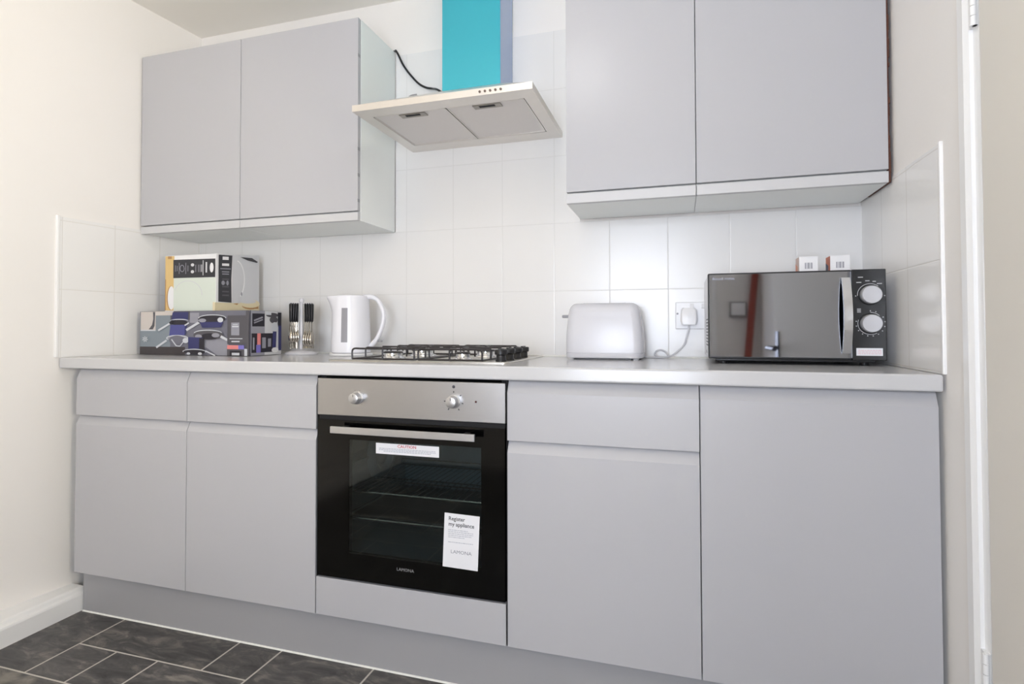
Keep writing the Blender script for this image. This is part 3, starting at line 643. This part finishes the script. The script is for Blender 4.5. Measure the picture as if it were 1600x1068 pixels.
for nm_, rows_ in (('power_print', ((1.512, 1.150, 0.012), (1.508, 1.136, 0.012), (1.529, 1.140, 0.010), (1.546, 1.138, 0.008), (1.556, 1.132, 0.012))), ('timer_print', ((1.509, 1.060, 0.009), (1.509, 1.056, 0.009), (1.509, 1.064, 0.009)))):
    pm = MB(); pm.flat = True
    for xx, zz, w in rows_: pm.poly([(xx, yk, zz), (xx + w, yk, zz), (xx + w, yk, zz + 0.0022), (xx, yk, zz + 0.0022)])
    obj(nm_, pm, MATS['dial_white'], pan)
stk_ = obj('sticker', MB().box(1.5058, 1.5675, MY - 0.0018, MY - 0.0009, 0.9395, 0.9600), paper_m, pan, label='white sticker with faint pink print')
pm = MB(); pm.flat = True
for zz in (0.9440, 0.9485, 0.9530):
    x = 1.510
    while x < 1.562: w = r.uniform(0.003, 0.008); pm.poly([(x, MY - 0.0021, zz), (x + w, MY - 0.0021, zz), (x + w, MY - 0.0021, zz + 0.0018), (x, MY - 0.0021, zz + 0.0018)]); x += w + 0.0014
obj('small_print', pm, mat('pale_pink_print', (232, 196, 204), 0.6), stk_)
for xx in (1.175, 1.535):
    for yy in (0.315, 0.54): obj('foot', MB().rev([(0, ZW), (0.011, ZW), (0.013, ZW + 0.0175), (0, ZW + 0.0175)], (xx, yy, 0), n=16), blkp_m, mw)
obj('underside', MB().box(MX0 + 0.02, MX1 - 0.02, MY + 0.02, 0.56, MZ0 - 0.007, MZ0 + 0.003), blkp_m, mw, bevel=0.002)

# small boxes on the microwave
def bulb_box(x, w, lab, side_cols):
    t = thing('bulb_box', lab, 'box', (x + w / 2, 0.428, MZ1 - 0.003))
    y0 = 0.40; h = 0.0565; z0 = MZ1 - 0.003
    mb = MB().box(x, x + w, y0, y0 + 0.055, z0, z0 + h, 0)
    e = 0.0004
    mb.poly([(x - e, y0 + 0.054, z0 + 0.001), (x - e, y0 + 0.001, z0 + 0.001), (x - e, y0 + 0.001, z0 + h - 0.001), (x - e, y0 + 0.054, z0 + h - 0.001)], 1)
    mb.poly([(x - 2 * e, y0 + 0.054, z0 + 0.002), (x - 2 * e, y0 + 0.030, z0 + 0.002), (x - 2 * e, y0 + 0.020, z0 + 0.028), (x - 2 * e, y0 + 0.054, z0 + 0.040)], 2)
    for k, (a, b_) in enumerate(((0.3, 0.36), (0.4, 0.43), (0.46, 0.54), (0.57, 0.6), (0.63, 0.70))):
        mb.poly([(x + w * a, y0 - e, z0 + 0.020), (x + w * b_, y0 - e, z0 + 0.020), (x + w * b_, y0 - e, z0 + 0.038), (x + w * a, y0 - e, z0 + 0.038)], 3)
    mb.poly([(x + w * .28, y0 - e, z0 + 0.007), (x + w * .76, y0 - e, z0 + 0.007), (x + w * .76, y0 - e, z0 + 0.012), (x + w * .28, y0 - e, z0 + 0.012)], 3)
    obj('carton', mb, [whitem_m, side_cols[0], side_cols[1], mat('barcode_grey', (150, 150, 158), 0.6)], t)
bulb_box(1.3925, 0.0495, 'small white carton with barcode on the microwave, the left of the two', (mat('pale_side', (214, 190, 180), 0.5), mat('pale_orange', (222, 150, 120), 0.5)))
bulb_box(1.4740, 0.0505, 'small white carton with orange and blue side on the microwave, the right of the two', (mat('orange_side', (205, 118, 88), 0.5), mat('navy_side', (64, 70, 100), 0.5)))

# ================================================================== TOASTER
to = thing('toaster', 'white long two-slice toaster standing between hob and microwave', 'toaster', (0.815, 0.475, ZW))
tx0, tx1, ty0, ty1 = 0.690, 0.9420, 0.395, 0.560
secs = [(0.9165, 0.004), (0.9180, 0.0015), (0.9300, 0.0), (0.9312, 0.0015), (0.9325, 0.0015), (0.9338, 0.0)]
rings = [rrect(tx0 + i, tx1 - i, ty0 + i, ty1 - i, 0.03, z) for z, i in secs]
for k in range(8): z = 0.9338 + (1.062 - 0.9338) * (k + 1) / 8; i = 0.010 * ((k + 1) / 8) ** 2; rings.append(rrect(tx0 + i * 0.7, tx1 - i, ty0 + i, ty1 - i, 0.03, z))
for k in range(1, 9): a = PI / 2 * k / 8; i = 0.010 + 0.028 * (1 - math.cos(a)); rings.append(rrect(tx0 + i * 0.85, tx1 - i, ty0 + i, ty1 - i, max(0.006, 0.03 - 0.02 * (1 - math.cos(a))), 1.062 + 0.0355 * math.sin(a)))
obj('body', MB().loft(rings), white_m, to)
for yy in (0.450, 0.500): obj('slot', MB().box(0.745, 0.885, yy, yy + 0.016, 1.0973, 1.0985), gap_m, to)
obj('base', MB().box(0.722, 0.905, ty0 + 0.012, ty1 - 0.02, ZW + 0.0008, 0.9175), blkp_m, to)
for xx in (0.708, 0.918):
    for yy in (0.42, 0.535): obj('foot', MB().rev([(0, ZW), (0.009, ZW), (0.012, 0.917), (0, 0.917)], (xx, yy, 0), n=14), whitem_m, to)
obj('lever', MB().box(0.668, 0.700, 0.467, 0.488, 1.050, 1.060), grey_m, to, bevel=0.003)
pth = smooth_path([(0.93, 0.54, 0.922), (0.945, 0.55, 0.9142), (0.975, 0.555, 0.9142), (1.005, 0.550, 0.9142), (1.016, 0.560, 0.918), (1.008, 0.572, 0.9315), (0.992, 0.575, 0.9385), (0.976, 0.572, 0.934), (0.972, 0.566, 0.9225), (0.985, 0.556, 0.915), (1.005, 0.552, 0.9142), (1.030, 0.56, 0.922), (1.055, 0.568, 0.943), (1.070, 0.569, 0.962), (1.076, 0.568, 0.985), (1.082, 0.567, 1.008), (1.083, 0.567, 1.024)], 6)
obj('mains_cable', MB().tube(pth, 0.0030, 8), mat('pale_cable', (212, 212, 216), 0.4), to)
plg = MB().loft([rrect(1.060, 1.106, 0.548, 0.584, 0.006, 1.026), rrect(1.056, 1.110, 0.548, 0.5845, 0.008, 1.040), rrect(1.058, 1.108, 0.548, 0.5845, 0.008, 1.076), rrect(1.064, 1.102, 0.552, 0.5845, 0.008, 1.083)])
obj('plug', plg, socket_m, to)

so = thing('wall_socket', 'white double power socket on the tiles behind the toaster cable', 'socket', (1.113, YB, 1.011))
obj('faceplate', MB().box(1.040, 1.186, 0.5855, YB - 0.0002, 1.011, 1.1035), socket_m, so, bevel=0.003)
for xx in (1.088, 1.125): obj('switch_rocker', MB().prism([(0.5855, 1.081), (0.5800, 1.083), (0.5835, 1.098), (0.5855, 1.098)], xx, xx + 0.012, 'x'), whitem_m, so, bevel=0.0008)
for xx in (1.047,): obj('screw', MB().rev([(0, 0.5855), (0.0035, 0.5855), (0.003, 0.5842), (0, 0.584)], (xx, 0, 1.064), 'y', 12), grey_m, so)

# ================================================================== KETTLE
kt = thing('kettle', 'white plastic jug kettle with grey water gauge, left of the hob', 'kettle', (-0.1425, 0.44, ZW), math.radians(10))
kb = MB()
prof = [(0.0, 0.0005), (0.080, 0.0005), (0.083, 0.004), (0.080, 0.0105), (0.0, 0.0105)]
obj('base', MB().rev(prof, n=40), whitem_m, kt, local=True)
rings = []
def kring(z, r, spout=0.0, hb=0.0, n=48):
    out = []
    for i in range(n):
        a = 2 * PI * i / n; rr = r
        d = math.cos(a - PI); 
        if d > 0.6: rr += spout * ((d - 0.6) / 0.4) ** 2
        out.append((rr * math.cos(a), rr * 0.97 * math.sin(a), z))
    return out
for z, rad, s_ in ((0.0108, 0.070, 0), (0.013, 0.0745, 0), (0.03, 0.0755, 0), (0.08, 0.0740, 0), (0.13, 0.0720, 0), (0.165, 0.0708, 0.002), (0.19, 0.0700, 0.010), (0.21, 0.0695, 0.020), (0.222, 0.069, 0.027), (0.2265, 0.0675, 0.028), (0.2265, 0.062, 0.0)): rings.append(kring(z, rad, s_))
obj('body', MB().loft(rings), kettle_m, kt, local=True)
obj('lid', MB().rev([(0, 0.2235), (0.061, 0.2235), (0.060, 0.2275), (0.045, 0.2310), (0, 0.2325)], n=36), kettle_m, kt, local=True)
hpth = smooth_path([(0.050, 0, 0.221), (0.078, 0, 0.224), (0.105, 0, 0.212), (0.124, 0, 0.180), (0.130, 0, 0.148), (0.122, 0, 0.105), (0.104, 0, 0.066), (0.082, 0, 0.040), (0.066, 0, 0.032)], 6)
hm = MB(); m_ = len(hpth); rings = []
for i, p in enumerate(hpth):
    t = (hpth[min(i + 1, m_ - 1)] - hpth[max(i - 1, 0)]).normalized(); nrm = Vector((t.z, 0, -t.x)); k = i / (m_ - 1); wv_ = 0.0095 + 0.003 * abs(2 * k - 1) ** 2; hv_ = 0.0085 + 0.006 * max(0, abs(2 * k - 1) - 0.5)
    rings.append([p + nrm * hv_ * math.cos(2 * PI * q / 12) + Vector((0, 1, 0)) * wv_ * math.sin(2 * PI * q / 12) for q in range(12)])
hm.loft(rings); obj('handle', hm, kettle_m, kt, local=True)
obj('switch', MB().box(0.108, 0.124, -0.008, 0.008, 0.052, 0.060), grey_m, kt, local=True, bevel=0.002)
gm = MB(); q = []
for zz, rad in ((0.052, 0.0752), (0.18, 0.0707)):
    q.append([(rad * math.cos(a) * 1.003, rad * 0.97 * math.sin(a) * 1.006, zz) for a in [-PI / 2 + math.radians(-9.5 + 19 * i / 6) for i in range(7)]])
n = 7; gm.add(q[0] + q[1], [(i, i + 1, n + i + 1, n + i) for i in range(n - 1)], 0, True)
obj('water_gauge', gm, mat('gauge_grey', (150, 150, 156), 0.3), kt, local=True)

# ================================================================== CUTLERY ON ITS STAND
cxk, cyk = -0.374, 0.452
cs_ = thing('cutlery_stand', 'white round cutlery stand with hanging cutlery beside the saucepan box', 'cutlery stand', (cxk, cyk, ZW), 0)
obj('base', MB().rev([(0, 0.0003), (0.062, 0.0003), (0.064, 0.004), (0.058, 0.010), (0.035, 0.017), (0.012, 0.022), (0, 0.0225)], n=36), white_m, cs_, local=True)
obj('pole', MB().rev([(0, 0.022), (0.006, 0.022), (0.0055, 0.205), (0.009, 0.209), (0.010, 0.216), (0.006, 0.223), (0, 0.2245)], n=20), white_m, cs_, local=True)
arm = MB()
SPOTS = [(0, -1), (1, 1), (2, 1), (3, -1)]
STK = [(math.radians(-105), 'teaspoon'), (math.radians(-5), 'spoon'), (math.radians(75), 'fork'), (math.radians(175), 'knife')]
for a, _ in STK: arm.tube([(0, 0, 0.2025), (0.058 * math.cos(a), 0.058 * math.sin(a), 0.2025)], 0.0022, 8)
obj('arms', arm, white_m, cs_, local=True)
steelc = mat('cutlery_steel', (206, 200, 190), 0.16, 1.0)
def piece(kind, label, group):
    t = thing(kind, label, 'cutlery', (0, 0, 0), group=group)
    hw = 0.0086
    hb_ = MB(); rings = []
    for z, w, d in ((0.1975, 0.0045, 0.0020), (0.200 - 0.0005, 0.0062, 0.0030), (0.194, hw, 0.0034), (0.170, hw * 0.95, 0.0036), (0.145, hw * 0.8, 0.0034), (0.128, hw * 0.7, 0.0030), (0.1265, hw * 0.55, 0.0022)):
        rings.append([(d * math.sin(2 * PI * k / 12), w * math.cos(2 * PI * k / 12), z) for k in range(12)])
    rings = sorted(rings, key=lambda r_: -r_[0][2])
    hb_.loft(rings); obj('handle', hb_, blkp_m, t, local=True)
    m = MB()
    L0 = 0.1275
    if kind in ('spoon', 'teaspoon'):
        bl = 0.056 if kind == 'spoon' else 0.045; bw = 0.0185 if kind == 'spoon' else 0.0140; zb_ = 0.030 if kind == 'spoon' else 0.045
        outl = []
        for k in range(13):
            s = k / 12; z = zb_ + bl * s; w = bw * math.sin(PI * (s * 0.93 + 0.035)) ** 0.65 * (1.08 - 0.30 * s)
            outl.append((z, max(w, 0.0018)))
        rows = []
        for z, w in outl:
            s = (z - zb_) / bl; dep = 0.007 * math.sin(PI * min(1, s + 0.02)) + 0.0004
            rows.append([(dep * (1 - (j / 4) ** 2), w * j / 4, z) for j in range(-4, 5)])
        rows += [[(0.0002 - 0.0, 0.0020 * j / 4, z) for j in range(-4, 5)] for z in (zb_ + bl + 0.01, L0)]
        vs = [p for r_ in rows for p in r_]; nr = len(rows)
        m.add(vs, [(i * 9 + j, i * 9 + j + 1, (i + 1) * 9 + j + 1, (i + 1) * 9 + j) for i in range(nr - 1) for j in range(8)], 0, True)
        nm = 'bowl'
    elif kind == 'fork':
        m.box(-0.0008, 0.0008, -0.0022, 0.0022, 0.085, L0); m.prism([(-0.0022, 0.092), (-0.0115, 0.078), (-0.0120, 0.062), (0.0120, 0.062), (0.0115, 0.078), (0.0022, 0.092)], -0.0008, 0.0008, 'x')
        for j in range(4): c = -0.0102 + j * 0.0068; m.prism([(c - 0.0018, 0.063), (c - 0.0010, 0.020), (c + 0.0010, 0.020), (c + 0.0018, 0.063)], -0.0008, 0.0008, 'x')
        nm = 'tines'
    else:
        m.prism([(-0.004, L0), (0.006, L0), (0.0098, 0.100), (0.0100, 0.040), (0.006, 0.022), (-0.002, 0.0165), (-0.006, 0.024), (-0.0070, 0.060), (-0.0065, 0.100)], -0.0006, 0.0006, 'x')
        nm = 'blade'
    o = obj(nm, m, steelc, t, local=True)
    if kind in ('spoon', 'teaspoon'):
        so_ = o.modifiers.new('thick', 'SOLIDIFY'); so_.thickness = 0.0010
    return t
LB = dict(knife='black-handled table knife in the stack hanging rear left on the cutlery stand', fork='black-handled fork in the stack hanging rear right on the cutlery stand',
          spoon='black-handled tablespoon in the stack hanging front right on the cutlery stand', teaspoon='black-handled teaspoon in the stack hanging front left on the cutlery stand')
for a, kind in STK:
    first = piece(kind, LB[kind], dict(knife='knives').get(kind, kind + 's') + ' hanging on the cutlery stand')
    for i in range(4):
        t = first if i == 0 else copy_tree(first)
        rad = 0.021 + 0.0108 * i; aw = a
        t.location = (cxk + rad * math.cos(aw), cyk + rad * math.sin(aw), ZW + 0.004)
        t.rotation_euler = (0, 0, aw)

# ================================================================== PRINTED CARTONS
def face_art(mb, P, items, sc, e0=0.0004):
    """flat printed shapes on a carton face: P(u, v, lift) -> point; items: (material index, [(u, v)...])"""
    for k, (mi, pts) in enumerate(items):
        mb.poly([P(u, v, e0 + 0.00006 * k) for u, v in pts], mi)
def ell(cx, cy_, rx, ry, n=24, a0=0, a1=360): return [(cx + rx * math.cos(math.radians(a0 + (a1 - a0) * i / n)), cy_ + ry * math.sin(math.radians(a0 + (a1 - a0) * i / n))) for i in range(n if a1 - a0 == 360 else n + 1)]
def band(cx, cy_, rx, ry, t, a0, a1, n=18):
    o_ = ell(cx, cy_, rx, ry, n, a0, a1 - 0.001); i_ = ell(cx, cy_, rx - t, ry - t, n, a0, a1 - 0.001); return [[o_[k], o_[k + 1], i_[k + 1], i_[k]] for k in range(n)]
def bar(x0, y0, x1, y1, w):
    L_ = math.hypot(x1 - x0, y1 - y0); nx_, ny_ = -(y1 - y0) / L_ * w / 2, (x1 - x0) / L_ * w / 2
    return [(x0 + nx_, y0 + ny_), (x1 + nx_, y1 + ny_), (x1 - nx_, y1 - ny_), (x0 - nx_, y0 - ny_)]
def R(x0, y0, x1, y1): return [(x0, y0), (x1, y0), (x1, y1), (x0, y1)]
PC = [('print_slate', (112, 112, 124)), ('print_brown_black', (64, 58, 60)), ('print_blue_grey', (132, 142, 150)), ('print_beige', (206, 198, 192)), ('print_near_black', (36, 33, 44)),
      ('print_navy', (52, 54, 104)), ('print_indigo', (76, 78, 140)), ('print_light', (205, 208, 214)), ('print_mid', (150, 150, 160)), ('print_charcoal', (84, 82, 88)),
      ('print_salmon', (226, 136, 134)), ('print_lilac', (124, 116, 196)), ('print_white', (234, 234, 236)), ('print_wood', (222, 190, 128)), ('print_wood_dark', (178, 134, 84)),
      ('print_sage', (214, 222, 212)), ('print_ink', (48, 48, 54)), ('print_pale_grey', (206, 207, 211)), ('print_tan', (224, 212, 178))]
PM = [mat(n, c, 0.42) for n, c in PC]; PI_ = {n[6:]: i for i, (n, c) in enumerate(PC)}

# saucepan set carton, lying on its long side
bx = thing('saucepan_set_box', 'long dark printed carton picturing blue saucepans, on the worktop in the left corner', 'box', (-0.727, 0.35, ZW))
x0, x1, y0, y1, z0, z1 = -0.995, -0.4605, 0.260, 0.440, ZW + 0.0012, 1.083
mb = MB().box(x0, x1, y0, y1, z0, z1, PI_['charcoal'])
def PF(u, v, l): return (x0 + (u - 80) / 1450 * (x1 - x0), y0 - l, z1 - (v - 45) / 575 * (z1 - z0))
A = []
def a(c, *polys):
    for p in polys: A.append((PI_[c], p))
a('slate', R(82, 47, 1528, 618)); a('blue_grey', R(82, 100, 500, 515)); a('brown_black', R(82, 515, 700, 618)); a('charcoal', R(500, 47, 760, 160)); a('mid', R(950, 400, 1260, 520), [(980, 520), (1260, 520), (1260, 618), (1120, 618)])
a('mid', R(760, 70, 880, 200)); a('beige', R(92, 49, 300, 300)); a('charcoal', [(262, 55), (292, 55), (285, 240), (262, 285), (205, 285), (250, 225), (266, 150)]); a('beige', R(292, 47, 500, 100)); a('beige', [(500, 47), (545, 47), (520, 100), (500, 100)])
a('light', *[bar(92, 298, 300, 298, 14)])
a('navy', [(530, 60), (740, 60), (735, 170), (515, 175)]); a('near_black', ell(615, 195, 115, 35)); a('light', *band(620, 170, 120, 22, 12, 180, 360)); a('indigo', [(505, 225), (715, 225), (700, 360), (490, 375)]); a('navy', [(700, 225), (730, 215), (715, 350), (695, 360)])
a('mid', ell(600, 400, 145, 38)); a('light', *band(600, 400, 150, 42, 14, 150, 395)); a('slate', ell(600, 425, 110, 60)); a('light', bar(525, 415, 590, 500, 14), bar(590, 500, 640, 505, 12), bar(640, 505, 690, 440, 12)); a('light', ell(715, 430, 40, 34))
a('light', bar(345, 300, 505, 205, 24), bar(320, 525, 460, 430, 26), bar(722, 295, 890, 195, 30)); a('near_black', bar(500, 210, 540, 170, 30), bar(890, 195, 915, 150, 34))
a('near_black', ell(1050, 150, 175, 55)); a('navy', [(900, 190), (1200, 190), (1170, 260), (930, 265)]); a('light', *band(1060, 140, 180, 46, 11, 175, 365)); a('mid', ell(935, 170, 50, 25)); a('light', ell(1165, 165, 36, 32), bar(705, 235, 760, 200, 18))
a('charcoal', ell(1010, 360, 190, 62)); a('near_black', ell(1030, 375, 110, 40)); a('light', *band(1010, 335, 185, 46, 12, 185, 350)); a('mid', ell(890, 375, 45, 25), ell(1110, 360, 50, 28)); a('light', bar(1175, 375, 1260, 420, 30))
a('navy', [(755, 385), (945, 390), (930, 540), (760, 545)]); a('near_black', [(900, 400), (965, 395), (965, 560), (900, 545)], ell(840, 575, 140, 35)); a('light', *band(840, 572, 155, 36, 12, 170, 375)); a('light', ell(765, 598, 24, 16), ell(915, 598, 26, 18), bar(985, 560, 1110, 620, 16))
a('charcoal', R(1262, 110, 1490, 470), R(1490, 47, 1530, 620)); a('mid', R(1310, 200, 1410, 360)); a('light', bar(1320, 250, 1400, 250, 16), bar(1330, 225, 1390, 225, 8), bar(1290, 402, 1450, 402, 9), bar(1315, 438, 1415, 438, 14))
a('salmon', R(1262, 485, 1400, 535)); a('lilac', R(1400, 485, 1470, 535)); a('charcoal', R(1262, 535, 1475, 618)); a('near_black', R(1295, 555, 1440, 618)); a('light', R(1320, 580, 1415, 612), R(1475, 530, 1510, 618))
a('light', *[[(180, 415), (180 + 46 * math.cos(t), 415 + 46 * math.sin(t)), (180 + 30 * math.cos(t + 0.5), 415 + 30 * math.sin(t + 0.5))] for t in [k * 0.9 for k in range(7)]])
face_art(mb, PF, A, 1); A = []
# right end panel (px frame 970..1265 x 565..940)
def PS(u, v, l): return (x1 + l, y0 + (u - 972) / 290 * (y1 - y0), z1 - (v - 565) / 375 * (z1 - z0))
a('pale_grey', R(973, 567, 1262, 938)); a('mid', R(973, 567, 1100, 938)); a('near_black', R(985, 590, 1098, 698), R(980, 755, 1178, 915)); a('mid', bar(1000, 650, 1080, 620, 14), bar(1000, 670, 1080, 640, 10)); a('charcoal', ell(1170, 600, 60, 20), ell(1185, 640, 40, 30))
a('salmon', R(1030, 755, 1062, 850)); a('lilac', R(1022, 850, 1062, 915)); a('mid', R(1075, 790, 1110, 880), R(1130, 800, 1160, 870), R(990, 790, 1005, 890)); a('near_black', R(1225, 575, 1262, 700)); a('navy', bar(1195, 740, 1190, 880, 36), R(1232, 690, 1262, 905)); a('white', ell(1200, 900, 34, 22)); a('light', ell(1195, 700, 34, 40), R(1110, 575, 1160, 600))
face_art(mb, PS, A, 1); A = []
mb.flat = True
obj('carton', mb, PM, bx)

# dinner set carton standing on top of it
bx2 = thing('dinnerware_box', 'white and wood-print carton with black band stacked on the saucepan carton', 'box', (-0.774, 0.41, 1.0836))
x0, x1, y0, y1, z0, z1 = -0.9000, -0.6480, 0.290, 0.540, 1.0838, 1.305
mb = MB().box(x0, x1, y0, y1, z0, z1, PI_['white'])
def PF2(u, v, l): return (x0 + (u - 238) / 460 * (x1 - x0), y0 - l, z1 - (v - (105 - (u - 238) / 460 * 13)) / 462 * (z1 - z0))
a('white', R(239, 107, 696, 560)); a('wood', R(239, 107, 322, 560)); a('wood_dark', R(262, 107, 298, 130), [(239, 300), (246, 300), (246, 560), (239, 560)]); a('wood_dark', ell(292, 455, 38, 100)); a('white', ell(297, 455, 33, 98)); a('sage', R(318, 285, 696, 560)); a('pale_grey', *band(450, 430, 130, 120, 5, 200, 360))
a('ink', [(316, 138), (692, 132), (692, 282), (316, 290)]); 
for u, hh in ((335, 26), (352, 22), (370, 46), (430, 46), (450, 24), (520, 30), (545, 30), (560, 30)): a('mid', bar(u, 210 - hh, u, 210 + hh, 5))
a('mid', *band(398, 210, 22, 30, 6, 0, 360)); a('pale_grey', ell(493, 182, 15, 13), ell(493, 238, 15, 13)); a('pale_grey', bar(588, 145, 588, 268, 7), bar(575, 180, 575, 240, 6), bar(617, 160, 617, 245, 14)); a('white', ell(664, 205, 17, 40))
a('tan', R(676, 485, 697, 560))
face_art(mb, PF2, A, 1); A = []
def PS2(u, v, l): return (x1 + l, y0 + (u - 700) / 372 * (y1 - y0), z1 - (v - (95 + (u - 700) / 372 * 45)) / (462 - (u - 700) / 372 * 45) * (z1 - z0))
a('pale_grey', R(830, 100, 1070, 495)); a('white', *band(860, 300, 80, 160, 10, -80, 60)); a('mid', ell(910, 415, 6, 16)); a('ink', [(716, 103), (828, 106), (820, 300), (824, 488), (716, 482)])
for v, w, h in ((130, 50, 26), (182, 58, 20), (215, 86, 8), (240, 60, 8), (258, 56, 8)): a('white' if v < 200 else 'mid', R(772 - w / 2, v - h / 2, 772 + w / 2, v + h / 2))
for v in (300, 330, 360, 400, 430): a('charcoal', R(745, v - 6, 800, v + 6))
a('mid', ell(752, 330, 14, 18), ell(788, 330, 10, 20)); a('ink', [(895, 116), (1000, 122), (1055, 152), (1045, 160), (960, 142)])
a('tan', R(690, 490, 1071, 556)); a('wood_dark', ell(985, 505, 75, 32), R(1020, 480, 1062, 530)); a('tan', ell(985, 490, 90, 34)); a('pale_grey', ell(960, 472, 80, 18)); a('wood_dark', [(835, 495), (880, 490), (870, 505)])
face_art(mb, PS2, A, 1); A = []
mb.flat = True
obj('carton', mb, PM, bx2)

obj('rod', MB().rev([(0, -0.028), (0.006, -0.028), (0.006, -0.11), (0.03, -0.112), (0.03, -0.118), (0, -0.118)], (LAMP[0], LAMP[1], ZC), n=16), trim_m, lampt)
obj('globe', MB().rev([(0.072 * math.sin(PI * k / 16), -0.179 + 0.068 * math.cos(PI * k / 16)) for k in range(17)], (LAMP[0], LAMP[1], ZC), n=32), globe_m, lampt)
